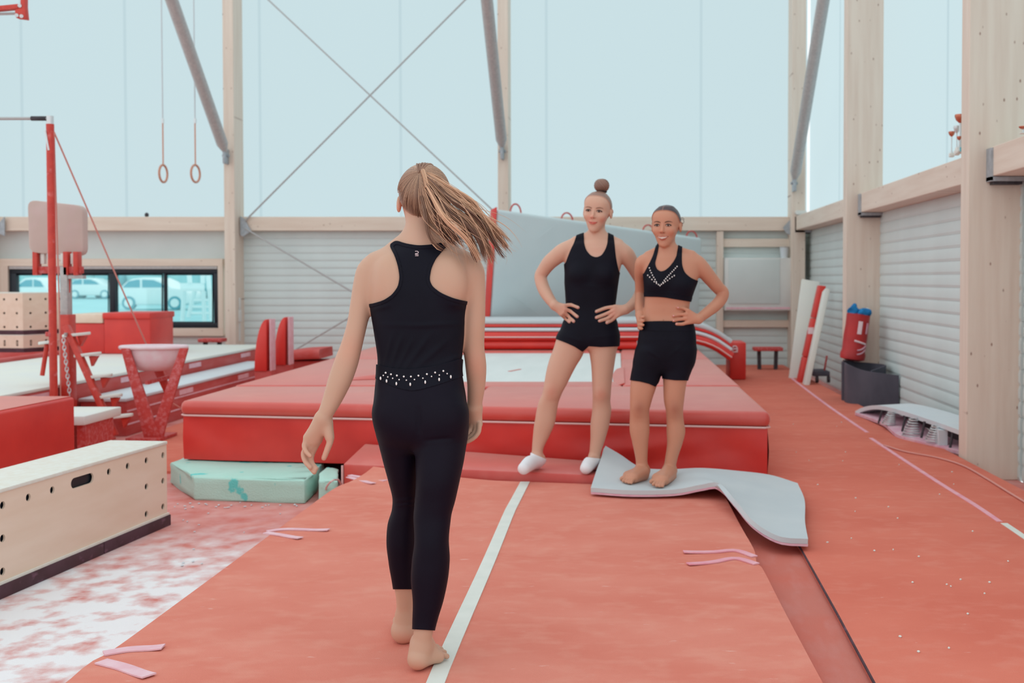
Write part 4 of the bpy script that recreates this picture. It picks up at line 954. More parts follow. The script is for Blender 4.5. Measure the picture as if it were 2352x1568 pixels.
# ------------------------------------------------------------------ people: bodies grown as one smooth surface from a distance field
def smin(a, b, k):
    h = np.clip(k-np.abs(a-b), 0, None)/k; return np.minimum(a, b)-h*h*k*.25
def smax(a, b, k): return -smin(-a, -b, k)
def hermite(q, z, v):
    z, v = np.asarray(z, float), np.asarray(v, float); o = np.argsort(z); z, v = z[o], v[o]
    d = np.diff(v)/np.diff(z); m = np.r_[d[0], (d[:-1]+d[1:])/2, d[-1]]
    m[1:-1][d[:-1]*d[1:] <= 0] = 0
    i = np.clip(np.searchsorted(z, q)-1, 0, len(z)-2); h = z[i+1]-z[i]; t = np.clip((q-z[i])/h, 0, 1)
    return (2*t**3-3*t**2+1)*v[i] + (t**3-2*t**2+t)*h*m[i] + (-2*t**3+3*t**2)*v[i+1] + (t**3-t**2)*h*m[i+1]
class Field:
    def __init__(s, lo, hi, h):
        s.h = h; s.lo = np.array(lo, float); s.n = np.ceil((np.array(hi)-s.lo)/h).astype(int)+1
        s.V = np.full(s.n, .05, np.float32)
    def win(s, lo, hi):
        a = np.clip(np.floor((np.array(lo)-s.lo)/s.h).astype(int), 0, s.n-1); b = np.clip(np.ceil((np.array(hi)-s.lo)/s.h).astype(int)+1, a+1, s.n)
        g = [(s.lo[i]+s.h*np.arange(a[i], b[i])).astype(np.float32) for i in range(3)]
        return tuple(slice(a[i], b[i]) for i in range(3)), g[0][:,None,None], g[1][None,:,None], g[2][None,None,:]
    def put(s, sl, d, k): s.V[sl] = smin(s.V[sl], d.astype(np.float32), k)
    def cone(s, p0, p1, r0, r1, k=.012):
        p0, p1 = np.array(p0, float), np.array(p1, float); m = max(r0, r1)+.035
        sl, x, y, z = s.win(np.minimum(p0,p1)-m, np.maximum(p0,p1)+m); d = p1-p0; L2 = float(d@d)+1e-12
        t = np.clip(((x-p0[0])*d[0]+(y-p0[1])*d[1]+(z-p0[2])*d[2])/L2, 0, 1)
        q = np.sqrt((x-p0[0]-t*d[0])**2+(y-p0[1]-t*d[1])**2+(z-p0[2]-t*d[2])**2)-(r0+(r1-r0)*t)
        s.put(sl, q, k)
    def chain(s, pts, k=.012, n=None):
        """smooth limb through (x,y,z,r) points"""
        P = np.array([tuple(p) for p in pts], float); n = n or max(4, (len(P)-1)*5)
        C = np.array(catmull(P, n)); m = C[:,3].max()+.035
        sl, x, y, z = s.win(C[:,:3].min(0)-m, C[:,:3].max(0)+m); D = None
        for a, b in zip(C[:-1], C[1:]):
            d = b[:3]-a[:3]; t = np.clip(((x-a[0])*d[0]+(y-a[1])*d[1]+(z-a[2])*d[2])/(float(d@d)+1e-12), 0, 1)
            q = np.sqrt((x-a[0]-t*d[0])**2+(y-a[1]-t*d[1])**2+(z-a[2]-t*d[2])**2)-(a[3]+(b[3]-a[3])*t)
            D = q if D is None else np.minimum(D, q)
        s.put(sl, D, k)
    def stack(s, rows, k=.02, n=2.2):
        """limb or trunk from rows (x, y, z, half width, half depth)"""
        R = np.array(rows, float); R = R[np.argsort(R[:,2])]; w = R[:,3:].max()+.04
        lo = [R[:,0].min()-w, R[:,1].min()-w, R[0,2]-.03]; hi = [R[:,0].max()+w, R[:,1].max()+w, R[-1,2]+.03]
        sl, x, y, z = s.win(lo, hi); q = z[0,0].astype(float)
        cx, cy, a, b = [hermite(q, R[:,2], R[:,i]).astype(np.float32)[None,None,:] for i in (0,1,3,4)]
        u, v = np.abs(x-cx)/a, np.abs(y-cy)/b; r = (u**n+v**n+1e-9)**(1/n)
        g = np.sqrt((u**(n-1)/a)**2+(v**(n-1)/b)**2+1e-9)/np.maximum(r,1e-4)**(n-1)
        d = (r-1)/np.maximum(g, 1e-3); d = np.where(r < .5, np.minimum(d, -.3*np.minimum(a,b)), d)
        d = smax(d, np.maximum(z-R[-1,2], R[0,2]-z), .03)
        s.put(sl, d, k)
    def ell(s, c, r, k=.02):
        c, r = np.array(c, float), np.array(r, float); m = r.max()+.04
        sl, x, y, z = s.win(c-m, c+m); k0 = np.sqrt(((x-c[0])/r[0])**2+((y-c[1])/r[1])**2+((z-c[2])/r[2])**2)
        k1 = np.sqrt(((x-c[0])/r[0]**2)**2+((y-c[1])/r[1]**2)**2+((z-c[2])/r[2]**2)**2)+1e-6
        s.put(sl, k0*(k0-1)/k1, k)
    def ysurf(s, X, Z, V=None):
        """depth of the camera-side surface at X, Z"""
        V = s.V if V is None else V; i, k = int(round((X-s.lo[0])/s.h)), int(round((Z-s.lo[2])/s.h))
        col = V[np.clip(i,0,s.n[0]-1), :, np.clip(k,0,s.n[2]-1)]; j = np.nonzero(col < 0)[0]
        return s.lo[1]+s.h*j[0] if len(j) else None

def nets(V, lo, h):
    """surface of V = 0 as quads"""
    I = V < 0; c = np.zeros(np.array(V.shape)-1, np.int8)
    for a in (0,1):
        for b in (0,1):
            for d in (0,1): c += I[a:V.shape[0]-1+a, b:V.shape[1]-1+b, d:V.shape[2]-1+d]
    act = (c > 0) & (c < 8); ijk = np.argwhere(act); idx = np.full(act.shape, -1, np.int32); idx[act] = np.arange(len(ijk))
    P = np.zeros((len(ijk),3)); W = np.zeros(len(ijk)); cn = [(a,b,d) for a in (0,1) for b in (0,1) for d in (0,1)]
    for a in cn:
        for ax in range(3):
            if a[ax]: continue
            b = list(a); b[ax] = 1; A = ijk+np.array(a); B = ijk+np.array(b)
            va, vb = V[tuple(A.T)].astype(float), V[tuple(B.T)].astype(float); m = (va < 0) != (vb < 0)
            t = va[m]/(va[m]-vb[m]); P[m] += A[m]+t[:,None]*(B[m]-A[m]); W[m] += 1
    P = P/W[:,None]*h+np.array(lo); Q = []
    for ax in range(3):
        sl0 = [slice(None)]*3; sl1 = [slice(None)]*3; sl0[ax] = slice(0,-1); sl1[ax] = slice(1,None)
        e = I[tuple(sl0)] != I[tuple(sl1)]; o = np.argwhere(e); b, d = [(1,2),(2,0),(0,1)][ax]
        o = o[(o[:,b] > 0) & (o[:,d] > 0) & (o[:,b] < act.shape[b]) & (o[:,d] < act.shape[d])]
        q = []
        for db, dd in ((-1,-1),(0,-1),(0,0),(-1,0)):
            p = o.copy(); p[:,b] += db; p[:,d] += dd; q.append(idx[tuple(p.T)])
        q = np.stack(q, 1); fl = ~I[tuple(o.T)]; q[fl] = q[fl][:,::-1]; Q.append(q[(q >= 0).all(1)])
    return P, np.concatenate(Q)
def vnormals(v, f):
    a = np.cross(v[f[:,1]]-v[f[:,0]], v[f[:,2]]-v[f[:,0]]); n = np.zeros_like(v)
    for i in range(f.shape[1]): np.add.at(n, f[:,i], a)
    return n/(np.linalg.norm(n, axis=1, keepdims=True)+1e-12)
def relax(v, f, it=2, w=.5):
    for _ in range(it):
        s = np.zeros_like(v); c = np.zeros(len(v))
        for i in range(f.shape[1]):
            j = f[:, (i+1) % f.shape[1]]; np.add.at(s, f[:,i], v[j]); np.add.at(c, f[:,i], 1)
        v = v*(1-w)+w*s/np.maximum(c,1)[:,None]
    return v
def clip(v, quads, g, rim=.006):
    """part of the mesh where g > 0, cut cleanly, its cut edge turned inwards"""
    T = np.concatenate([quads[:,[0,1,2]], quads[:,[0,2,3]]]); N = vnormals(v, quads)
    s = g[T] > 0; cnt = s.sum(1); keep = T[cnt == 3].tolist(); nv = v.tolist(); nn = N.tolist(); cache = {}; cut = []
    def mid(a, b):
        k = (min(a,b), max(a,b))
        if k not in cache:
            t = g[a]/(g[a]-g[b]); cache[k] = len(nv); nv.append((v[a]+t*(v[b]-v[a])).tolist()); nn.append((N[a]+t*(N[b]-N[a])).tolist())
        return cache[k]
    for tri in T[(cnt == 1) | (cnt == 2)]:
        tri = [int(i) for i in tri]; p = [i for i in tri if g[i] > 0]
        if len(p) == 1:
            i = tri.index(p[0]); a, b, c = tri[i], tri[(i+1)%3], tri[(i+2)%3]; ab, ac = mid(a,b), mid(a,c)
            keep.append([a,ab,ac]); cut.append((ab,ac))
        else:
            i = [j for j in range(3) if g[tri[j]] <= 0][0]; a, b, c = tri[i], tri[(i+1)%3], tri[(i+2)%3]; ab, ac = mid(a,b), mid(a,c)
            keep += [[ab,b,c],[ab,c,ac]]; cut.append((ac,ab))
    inner = {}
    for a, b in cut:
        for i in (a, b):
            if i not in inner: inner[i] = len(nv); nv.append((np.array(nv[i])-np.array(nn[i])*rim).tolist())
        keep += [[b,a,inner[a]],[b,inner[a],inner[b]]]
    nv = np.array(nv); keep = np.array(keep); used = np.unique(keep); re = np.full(len(nv), -1); re[used] = np.arange(len(used))
    return nv[used], re[keep]
def proj(v):
    y = v[:,1]*CP-(v[:,2]-EYE)*SP; u = v[:,1]*SP+(v[:,2]-EYE)*CP
    return np.stack([PX+F*v[:,0]/y, PY-F*u/y], 1)
def insidepoly(p, poly):
    """signed distance in pixels, positive inside"""
    Q = np.array(poly, float); d = np.full(len(p), 1e9); ins = np.zeros(len(p), bool)
    for a, b in zip(Q, np.roll(Q, -1, 0)):
        e = b-a; t = np.clip(((p-a)@e)/(e@e+1e-12), 0, 1); d = np.minimum(d, np.linalg.norm(p-a-t[:,None]*e, axis=1))
        c = (a[1] > p[:,1]) != (b[1] > p[:,1]); xx = a[0]+(p[:,1]-a[1])/(b[1]-a[1]+1e-12)*e[0]; ins ^= c & (p[:,0] < xx)
    return np.where(ins, d, -d)
def smoothpoly(poly, n=4):
    """rounds a polygon a little (corner cutting)"""
    P = np.array(poly, float)
    for _ in range(2): P = np.stack([P*.8+np.roll(P,-1,0)*.2, P*.2+np.roll(P,-1,0)*.8], 1).reshape(-1,2)
    return P.tolist()
def rawobj(name, v, f, m, parent=None, colors=None):
    v = np.asarray(v, float); lo, hi = v.min(0), v.max(0); c = np.array([(lo[0]+hi[0])/2, (lo[1]+hi[1])/2, lo[2]])
    me = bpy.data.meshes.new(name); me.from_pydata(v-c, [], np.asarray(f).tolist())
    me.polygons.foreach_set('use_smooth', [True]*len(me.polygons)); me.materials.append(m)
    if colors is not None:
        at_ = me.color_attributes.new('tone', 'FLOAT_COLOR', 'POINT'); at_.data.foreach_set('color', np.c_[colors, np.ones(len(v))].astype(np.float32).ravel())
    o = bpy.data.objects.new(name, me); COL.objects.link(o); o.location = c
    if parent: o.parent = parent; o.location = Vector(c)-wloc(parent)
    return o
def tonemat(name, rough, sss=0, spec=.4, bump=0, bscale=200, stretch=(1,1,1), aniso=0):
    m = mat(name, (.5,.5,.5,1), rough=rough, spec=spec, sss=sss, bump=bump, bscale=bscale, stretch=stretch)
    a = m.node_tree.nodes.new('ShaderNodeAttribute'); a.attribute_name = 'tone'
    m.node_tree.links.new(a.outputs['Color'], m.node_tree.nodes['Principled BSDF'].inputs['Base Color']); return m
M['skin'] = tonemat('skin', .48, sss=.12, spec=.35, bump=.03, bscale=500)
M['hair'] = tonemat('hair', .38, spec=.5, bump=.0)
M['cloth'] = mat('black_navy_sports_fabric', srgb(16,16,27), srgb(19,19,31), scale=8, rough=.6, spec=.12, bump=.04, bscale=700)
M['cloth2'] = mat('black_leggings_fabric', srgb(17,12,26), srgb(20,15,29), scale=6, rough=.55, spec=.12, bump=.03, bscale=700)
M['sock'] = mat('white_sock_knit', srgb(232,232,236), rough=.9, bump=.15, bscale=500)
M['stone'] = mat('rhinestone', srgb(245,240,238), rough=.25, spec=.6)
M['eyewhite'] = mat('eye_white', srgb(214,206,202), rough=.3); M['iris'] = mat('iris', srgb(60,42,36), rough=.2)
M['lash'] = mat('dark_lash', srgb(64,42,38), rough=.8); M['brow'] = mat('brown_brow', srgb(150,108,90), rough=.9); M['brow_d'] = mat('dark_brow', srgb(92,60,48), rough=.9)
M['teeth'] = mat('teeth', srgb(222,198,186), rough=.4); M['nail'] = mat('pink_nail', srgb(240,176,184), rough=.25)
lin = lambda c: np.array(srgb(*c)[:3])

# ---- heads -------------------------------------------------------------
def head_sdf(u, v, w):
    E = lambda c, r: (lambda k0, k1: k0*(k0-1)/(k1+1e-6))(np.sqrt(((u-c[0])/r[0])**2+((v-c[1])/r[1])**2+((w-c[2])/r[2])**2), np.sqrt(((u-c[0])/r[0]**2)**2+((v-c[1])/r[1]**2)**2+((w-c[2])/r[2]**2)**2))
    au = np.abs(u)
    EA = lambda c, r: (lambda k0, k1: k0*(k0-1)/(k1+1e-6))(np.sqrt(((au-c[0])/r[0])**2+((v-c[1])/r[1])**2+((w-c[2])/r[2])**2), np.sqrt(((au-c[0])/r[0]**2)**2+((v-c[1])/r[1]**2)**2+((w-c[2])/r[2]**2)**2))
    d = E((0,-.07,.13), (.318,.40,.368))
    J = np.array([(-.50,.060,.272,.10),(-.47,.105,.302,.05),(-.42,.143,.322,.0),(-.33,.192,.336,-.10),(-.22,.240,.340,-.18),(-.10,.280,.342,-.2),(.02,.300,.336,-.2),(.12,.306,.350,-.2),(.24,.30,.343,-.2),(.36,.25,.285,-.2),(.45,.16,.18,-.15)])
    hw, vf, vb = [hermite(w, J[:,0], J[:,i]) for i in (1,2,3)]; vc, bd = (vf+vb)/2, (vf-vb)/2; n = 2.35
    a, b = au/hw, np.abs(v-vc)/bd; r = (a**n+b**n+1e-9)**(1/n); g = np.sqrt((a**(n-1)/hw)**2+(b**(n-1)/bd)**2+1e-9)/np.maximum(r,1e-3)**(n-1)
    j = smax((r-1)/np.maximum(g,.5), np.maximum(w-.45, -.5-w), .06); d = smin(d, j, .06)
    d = smin(d, EA((.155,.245,-.105), (.108,.10,.092)), .09)
    d = smin(d, E((0,.268,-.435), (.060,.055,.055)), .06)
    p0, p1 = np.array((0,.318,.06)), np.array((0,.408,-.118)); e = p1-p0
    t = np.clip(((v-p0[1])*e[1]+(w-p0[2])*e[2])/(e@e), 0, 1); nose = np.sqrt(u**2+(v-p0[1]-t*e[1])**2+(w-p0[2]-t*e[2])**2)-(.022+.021*t)
    d = smin(d, nose, .045); d = smin(d, EA((.044,.362,-.13), (.028,.034,.025)), .025)
    d = smax(d, -EA((.135,.41,.03), (.08,.072,.045)), .05)
    d = smin(d, EA((.135,.272,.020), (.070,.062,.050)), .025)
    d = smin(d, E((0,.338,-.242), (.088,.034,.022)), .022); d = smin(d, E((0,.330,-.287), (.072,.038,.026)), .025)
    d = smax(d, -E((0,.382,-.265), (.095,.024,.005)), .012)
    ear = EA((.342,-.055,-.025), (.036,.074,.118)); ear = smax(ear, -EA((.385,-.030,-.01), (.024,.042,.068)), .02); d = smin(d, ear, .02)
    return d
class Head:
    def __init__(s, c, fw, up, h):
        s.c = np.array(c, float); s.h = h; f = Vector(fw).normalized(); u = Vector(up); u = (u-f*u.dot(f)).normalized(); r = f.cross(u)
        s.R = np.array([tuple(r), tuple(f), tuple(u)])      # rows: lateral, forward, up
    def w(s, u, v, w): return Vector(s.c+s.h*(np.array((u,v,w))@s.R))
    def local(s, P): return (np.asarray(P)-s.c)@s.R.T/s.h
    def grow(s, fld):
        m = .66*s.h; sl, x, y, z = fld.win(s.c-m, s.c+m); dx, dy, dz = x-s.c[0], y-s.c[1], z-s.c[2]
        L = [((s.R[i,0]*dx+s.R[i,1]*dy+s.R[i,2]*dz)/s.h).astype(np.float32) for i in range(3)]
        d = head_sdf(*L)*s.h; s.D = d.astype(np.float32); s.lo = np.array([x.ravel()[0], y.ravel()[0], z.ravel()[0]]); fld.put(sl, d, .018)
    def face_on(s, u, w, V, lo, h):
        """point of the skin in front, at lateral u and height w"""
        for v in np.arange(.55, 0, -.004):
            p = np.array(s.w(u,v,w)); i = np.round((p-lo)/h).astype(int)
            if (i < 0).any() or (i >= V.shape).any(): continue
            if V[tuple(i)] < 0: return s.w(u, v+.004, w)
        return s.w(u, .33, w)
def scalp(hd, line, off, relaxn=2):
    v, q = nets(hd.D-off*hd.h, hd.lo, None or FH); v = relax(v, q, relaxn); L = hd.local(v); g = line(L)
    return clip(v, q, g, rim=(off+.012)*hd.h)
def facial(hd, fld, parent, browm, lipcol, smile, mw):
    S = lambda u, w: hd.face_on(u, w, fld.V, fld.lo, fld.h)
    fwd = Vector(hd.R[1])
    for sg in (-1, 1):
        name = 'eye'
        c = S(sg*.135, .018)
        e = obj('eye', MB().ellipsoid(c-fwd*.0065*hd.h/.25, (.0145*hd.h/.25,.0095*hd.h/.25,.0060*hd.h/.25), 14, 8, Matrix(hd.R.T.tolist())), M['eyewhite'], parent)
        k = obj('iris', MB().ellipsoid(c+fwd*.0004+Vector((0,0,-.0012)), (.0062,.0040,.0058), 10, 6, Matrix(hd.R.T.tolist())), M['iris'], e)
        P = [S(sg*(.135+.066*t), .022+.018*(1-t*t)-.004*t) + fwd*.0022 for t in np.linspace(-1,1.12,9)]
        obj('lash_line', MB().tube(P, [.0012,.0022,.0032,.0038,.0040,.0040,.0040,.0036,.0020], 6), M['lash'], parent)
        P = [S(sg*(.135+.066*t), -.002+.012*t*t) + fwd*.0008 for t in np.linspace(-.9,.95,7)]
        obj('lower_lash', MB().tube(P, [.0006,.0012,.0016,.0018,.0020,.0018,.0010], 5), M['brow'], parent)
        P = [S(sg*(.135+.085*t), .094+.016*(1-(t-.3)**2)-.012*max(0,t)**2) + fwd*.0002 for t in np.linspace(-1,1.05,9)]
        obj('eyebrow', MB().tube(P, [.0016,.0026,.0030,.0030,.0028,.0025,.0021,.0016,.0008], 6), browm, parent)
    if smile == 'open':
        P = lambda t, dw: S(mw*t, -.258-.020*(1-t*t)+.016*t*t+dw*(1-t*t)) + fwd*.0035
        rows = [[P(t, .026), P(t, .004), P(t, -.020)] for t in np.linspace(-.92,.92,11)]
        obj('teeth', MB().sheet(rows, .004), M['teeth'], parent)
        for dw, r in ((.034,.0028), (-.038,.0042)):
            obj('lip', MB().tube([P(t, dw)-fwd*.001 for t in np.linspace(-1.08,1.08,13)], [.0010]+[r*.75,r*.95]+[r]*7+[r*.95,r*.75]+[.0010], 8), lipcol, parent)
        for sg in (-1,1): obj('mouth_corner', MB().ellipsoid(S(sg*(mw+.004),-.243)+fwd*.001, (.004,.003,.0025), 8, 6), M['lash'], parent)
    else:
        P = lambda t, dw: S(mw*t, -.268+.022*t*t+dw*(1-t*t)) + fwd*.0012
        for dw, r in ((.012,.0034), (-.016,.0046)):
            obj('lip', MB().tube([P(t, dw) for t in np.linspace(-1.0,1.0,13)], [.0008]+[r*.7,r*.9]+[r]*7+[r*.9,r*.7]+[.0008], 8), lipcol, parent)
        obj('mouth_line', MB().tube([P(t, .0)+fwd*.0024 for t in np.linspace(-1.08,1.08,11)], [.0006]+[.0011]*9+[.0006], 5), M['lash'], parent)
    for sg in (-1,1): obj('nostril', MB().ellipsoid(S(sg*.032,-.154)-fwd*.0008, (.0030,.0018,.0018), 8, 6), M['lash'], parent)
FH = .004
def stackpx(rows):
    """rows (py, left px, right px, half depth, Y) -> world rows"""
    out = []
    for py, a, b, dp, Y in rows:
        L, R = at(a, py, Y=Y), at(b, py, Y=Y); out.append(((L.x+R.x)/2, Y, L.z, (R.x-L.x)/2, dp))
    return out
def armpx(pts): return [(*at(a, b, Y=Y), r) for a, b, Y, r in pts]
def finger(fld, pts, r, core=None, k=.0045):
    """finger through photo points (px, py, Y or None = lying on the body)"""
    P = []
    for i, (a, b, Y) in enumerate(pts):
        rr = r*(1-.09*i)
        if Y is None:
            p = at(a, b, Y=fld.y0); ys = fld.ysurf(p.x, p.z, core); Y = (ys if ys is not None else fld.y0)-rr*.75
        P.append((*at(a, b, Y=Y), rr))
    fld.chain(P, k=k, n=(len(P)-1)*4+1); return P
def nail(P, parent, r=.006):
    a, b = Vector(P[-2][:3]), Vector(P[-1][:3]); d = (b-a).normalized(); n = Vector((0,-1,0)); n = (n-d*n.dot(d)).normalized()
    obj('fingernail', MB().ellipsoid(b+n*P[-1][3]*.62+d*P[-1][3]*.15, (.0055,.0055,.0035), 8, 6), M['nail'], parent)
def garment(V, fld, off, polyf, name, m, parent, folds=(), sm=2, gfun=None):
    v, q = nets(V-off, fld.lo, fld.h); v = relax(v, q, sm); p = proj(v)
    g = insidepoly(p, polyf)/400. if polyf is not None else gfun(v, p)
    if folds:
        N = vnormals(v, q); dsp = np.zeros(len(v))
        for (x0,y0,x1,y1,wd,am) in folds:
            a, b = np.array((x0,y0),float), np.array((x1,y1),float); e = b-a; t = (p-a)@e/(e@e); tt = np.clip(t,0,1)
            dd = np.linalg.norm(p-a-tt[:,None]*e, axis=1); dsp += am*np.exp(-(dd/wd)**2)*np.sin(np.pi*np.clip(t,.02,.98))**.6*(N[:,1] < .1)
        v = v+N*dsp[:,None]
    vv, ff = clip(v, q, g); return rawobj(name, vv, ff, m, parent), vv
def binding(V, fld, off, poly, parent, w=9):
    """stitched edge band along neckline and armholes"""
    garment(V, fld, off+.0013, None, 'sewn_edge', M['cloth'], parent, gfun=lambda v, px: np.minimum((lambda d: np.minimum(d-.4, w-d)/400)(insidepoly(px, poly)), np.minimum(fld.y0+.02-v[:,1], (760-px[:,1])/400)))
def surf(vv, px, py, dy=-.002):
    p = proj(vv); d = np.abs(p-np.array((px,py))).max(1); c = np.nonzero(d < 5)[0]
    if not len(c): c = [np.argmin(d)]
    i = c[np.argmin(vv[c,1])]; return at(px, py, Y=vv[i,1]+dy)
def fade(hd, line, v, col, skin, wd=.05):
    """hair thins out into the skin along the hairline"""
    g = line(hd.local(v))/hd.h; k = np.clip(g/wd, 0, 1)[:,None]; k = .25+.75*k*k*(3-2*k); return col*k+lin(skin)*(1-k)
def skin_tone(v, base, spots=(), seed=0):
    c = np.tile(lin(base), (len(v),1))
    for p, r, col, am in spots:
        d = np.linalg.norm(v-np.array(p), axis=1); wt = am*np.exp(-(d/r)**2); c = c*(1-wt[:,None])+lin(col)*wt[:,None]
    return c
def person(fld, label, base, spots, group=None):
    v, q = nets(fld.V, fld.lo, fld.h); v = relax(v, q, 2, .4)
    o = rawobj('person', v, q, M['skin'], None, skin_tone(v, base, spots)); tag(o, label, 'person', 'three gymnasts in the hall'); return o
def hair_tubes(locks, name, parent, cols):
    """locks: (points, radii, colour)"""
    V_, F_, C_ = [], [], []
    for P, R, c in locks:
        mb = MB().tube(P, R, 5); o = len(V_); V_ += mb.v; F_ += [tuple(i+o for i in f) for f in mb.f]; C_ += [c]*len(mb.v)
    me = bpy.data.meshes.new(name); v = np.array(V_); lo, hi = v.min(0), v.max(0); ce = np.array([(lo[0]+hi[0])/2,(lo[1]+hi[1])/2,lo[2]])
    me.from_pydata(v-ce, [], F_); me.polygons.foreach_set('use_smooth', [True]*len(me.polygons)); me.materials.append(M['hair'])
    a = me.color_attributes.new('tone', 'FLOAT_COLOR', 'POINT'); a.data.foreach_set('color', np.c_[np.array(C_), np.ones(len(v))].astype(np.float32).ravel())
    o = bpy.data.objects.new(name, me); COL.objects.link(o); o.parent = parent; o.location = Vector(ce)-wloc(parent); o['kind'] = 'stuff'; return o

# ---- the gymnast walking away ------------------------------------------
rg = random.Random(11)
def walker():
    global FH
    Y0 = 3.50; FH = .0036
    f = Field((-1.05,3.15,.17), (-.30,4.0,1.82), FH); f.y0 = Y0
    legL = [(940,868,962,.085,3.49),(1000,874,963,.092,3.51),(1050,885,964,.086,3.53),(1100,898,964,.075,3.55),(1140,907,963,.062,3.565),(1165,906,961,.058,3.57),(1200,896,958,.058,3.575),(1240,893,957,.058,3.58),(1290,898,955,.052,3.59),(1340,906,953,.042,3.60),(1380,911,951,.034,3.61),(1420,911,949,.032,3.62),(1450,908,950,.034,3.62)]
    legR = [(940,962,1067,.092,3.49),(1000,960,1067,.095,3.48),(1050,960,1062,.088,3.46),(1100,961,1052,.078,3.44),(1150,958,1041,.065,3.43),(1190,955,1031,.058,3.42),(1240,957,1026,.058,3.405),(1290,951,1028,.058,3.40),(1325,949,1025,.054,3.395),(1380,953,1014,.045,3.39),(1420,952,1002,.038,3.385),(1447,951,995,.035,3.38),(1480,946,990,.034,3.378),(1515,943,986,.036,3.375)]
    torso = [(565,905,1032,.052,Y0),(580,868,1066,.068,Y0),(600,852,1082,.080,Y0),(640,847,1086,.092,Y0),(680,849,1078,.097,Y0),(720,856,1068,.095,Y0),(770,864,1064,.088,Y0),(820,871,1058,.082,Y0),(850,871,1056,.086,Y0),(880,868,1060,.096,Y0-.004),(920,866,1066,.106,Y0-.01),(960,868,1068,.110,Y0-.014),(1000,878,1064,.10,Y0-.01),(1025,892,1056,.075,Y0-.005)]
    f.stack(stackpx(legL), .004); f.stack(stackpx(legR), .006); f.stack(stackpx(torso), .025, n=2.35)
    f.ell(at(915,950,Y=Y0-.055), (.066,.060,.075), .03); f.ell(at(1013,955,Y=Y0-.058), (.070,.066,.080), .03)
    f.ell(at(898,645,Y=Y0-.060), (.045,.036,.075), .03); f.ell(at(1036,645,Y=Y0-.060), (.045,.036,.075), .03)
    # feet
    g = MZ+.006
    hR = at(961,1532,Y=3.362); hR.z = g+.030
    f.chain([(*at(966,1490,Y=3.378),.033), (*(hR+Vector((0,.010,.014))),.031), (*hR,.0295)], .02)
    toesR = [(991,1482,.0120),(1003,1486,.0098),(1012,1491,.0094),(1020,1498,.0090),(1026,1507,.0088)]
    for i, (x, y, r) in enumerate(toesR):
        tip = at(x, y, Z=g+r+.002); ball = hR.lerp(Vector((tip.x,tip.y,g+.022)), .70); ball.z = g+.021-.001*i
        f.cone(hR, ball, .026, .017, .012); f.cone((hR.x+.004,hR.y+.035,g+.070), ball, .027, .014, .015); f.chain([(*ball,.013), (*(ball.lerp(tip,.6)+Vector((0,0,.005))),r), (*tip,r*1.08)], .0025)
    hL = at(928,1448,Y=3.625); f.chain([(*at(930,1415,Y=3.622),.030), (*at(929,1435,Y=3.625),.033), (*hL,.032)], .02)
    for i in range(5):
        tip = Vector((hL.x-.055+.022*i, hL.y+.19+.012*i, g+.012)); ball = Vector((hL.x-.045+.020*i, hL.y+.135, g+.024))
        f.cone(hL, ball, .031, .021, .02); f.cone(ball, tip, .014, .0105, .006)
    f.chain([(*at(966,590,Y=3.50),.068), (*at(966,556,Y=3.50),.056), (*at(967,525,Y=3.508),.0505), (*at(970,490,Y=3.52),.05)], .03)
    f.chain([(*at(868,600,Y=3.5),.026), (*at(905,580,Y=3.5),.034), (*at(938,562,Y=3.5),.04), (*at(966,556,Y=3.5),.045), (*at(996,562,Y=3.5),.04), (*at(1030,580,Y=3.5),.034), (*at(1068,600,Y=3.5),.026)], .03)
    core = f.V.copy()
    # neck, head, arms, hands
    hd = Head(at(974,468,Y=3.535), (-.16,1,-.05), (.03,-.04,1), .232); hd.grow(f)
    f.chain(armpx([(862,606,3.5,.034),(848,622,3.5,.039),(838,655,3.495,.037),(831,690,3.49,.0345),(820,745,3.48,.0315),(807,795,3.47,.0335),(796,830,3.46,.037),(781,872,3.45,.0365),(764,915,3.44,.030),(750,945,3.43,.0245),(743,960,3.43,.0235)]), .02)
    f.chain(armpx([(1072,606,3.5,.034),(1084,622,3.5,.039),(1088,655,3.505,.037),(1091,695,3.51,.0335),(1090,745,3.52,.0335),(1089,795,3.535,.033),(1093,840,3.545,.034),(1094,880,3.56,.030),(1091,918,3.575,.0255),(1089,936,3.58,.024)]), .02)
    yh = 3.43
    for (x, y, r, dy) in ((731,1010,.0135,.012),(722,1014,.014,.004),(712,1013,.0135,-.002),(705,1004,.0125,-.006)):
        f.cone(at(741,962,Y=yh), at(x,y,Y=yh+dy), .021, r, .012)
    f.cone(at(752,975,Y=yh), at(757,1004,Y=yh-.008), .018, .015, .012)
    finger(f, [(731,1012,yh+.012),(716,1044,yh+.004),(716,1062,yh-.012),(726,1076,yh-.025)], .0105)
    finger(f, [(722,1016,yh+.004),(704,1045,yh-.004),(708,1066,yh-.018),(722,1084,yh-.028)], .0108)
    finger(f, [(712,1015,yh-.002),(698,1040,yh-.010),(702,1060,yh-.024),(713,1073,yh-.034)], .0102)
    finger(f, [(705,1006,yh-.006),(699,1024,yh-.016),(704,1038,yh-.028),(713,1047,yh-.036)], .0092)
    finger(f, [(757,1000,yh-.006),(758,1014,yh-.012),(751,1034,yh-.018),(744,1052,yh-.022)], .0118)
    yr = 3.585
    for (x, y, r) in ((1078,962,.013),(1087,970,.0138),(1095,974,.0135),(1100,974,.012)): f.cone(at(1089,938,Y=yr), at(x,y,Y=yr+.006), .022, r, .012)
    finger(f, [(1079,958,yr+.01),(1074,974,yr+.006),(1070,983,yr+.0),(1067,990,yr-.004)], .0092, k=.002)
    finger(f, [(1087,967,yr+.004),(1082,984,yr-.002),(1075,994,yr-.008),(1067,1001,yr-.012)], .0094, k=.002)
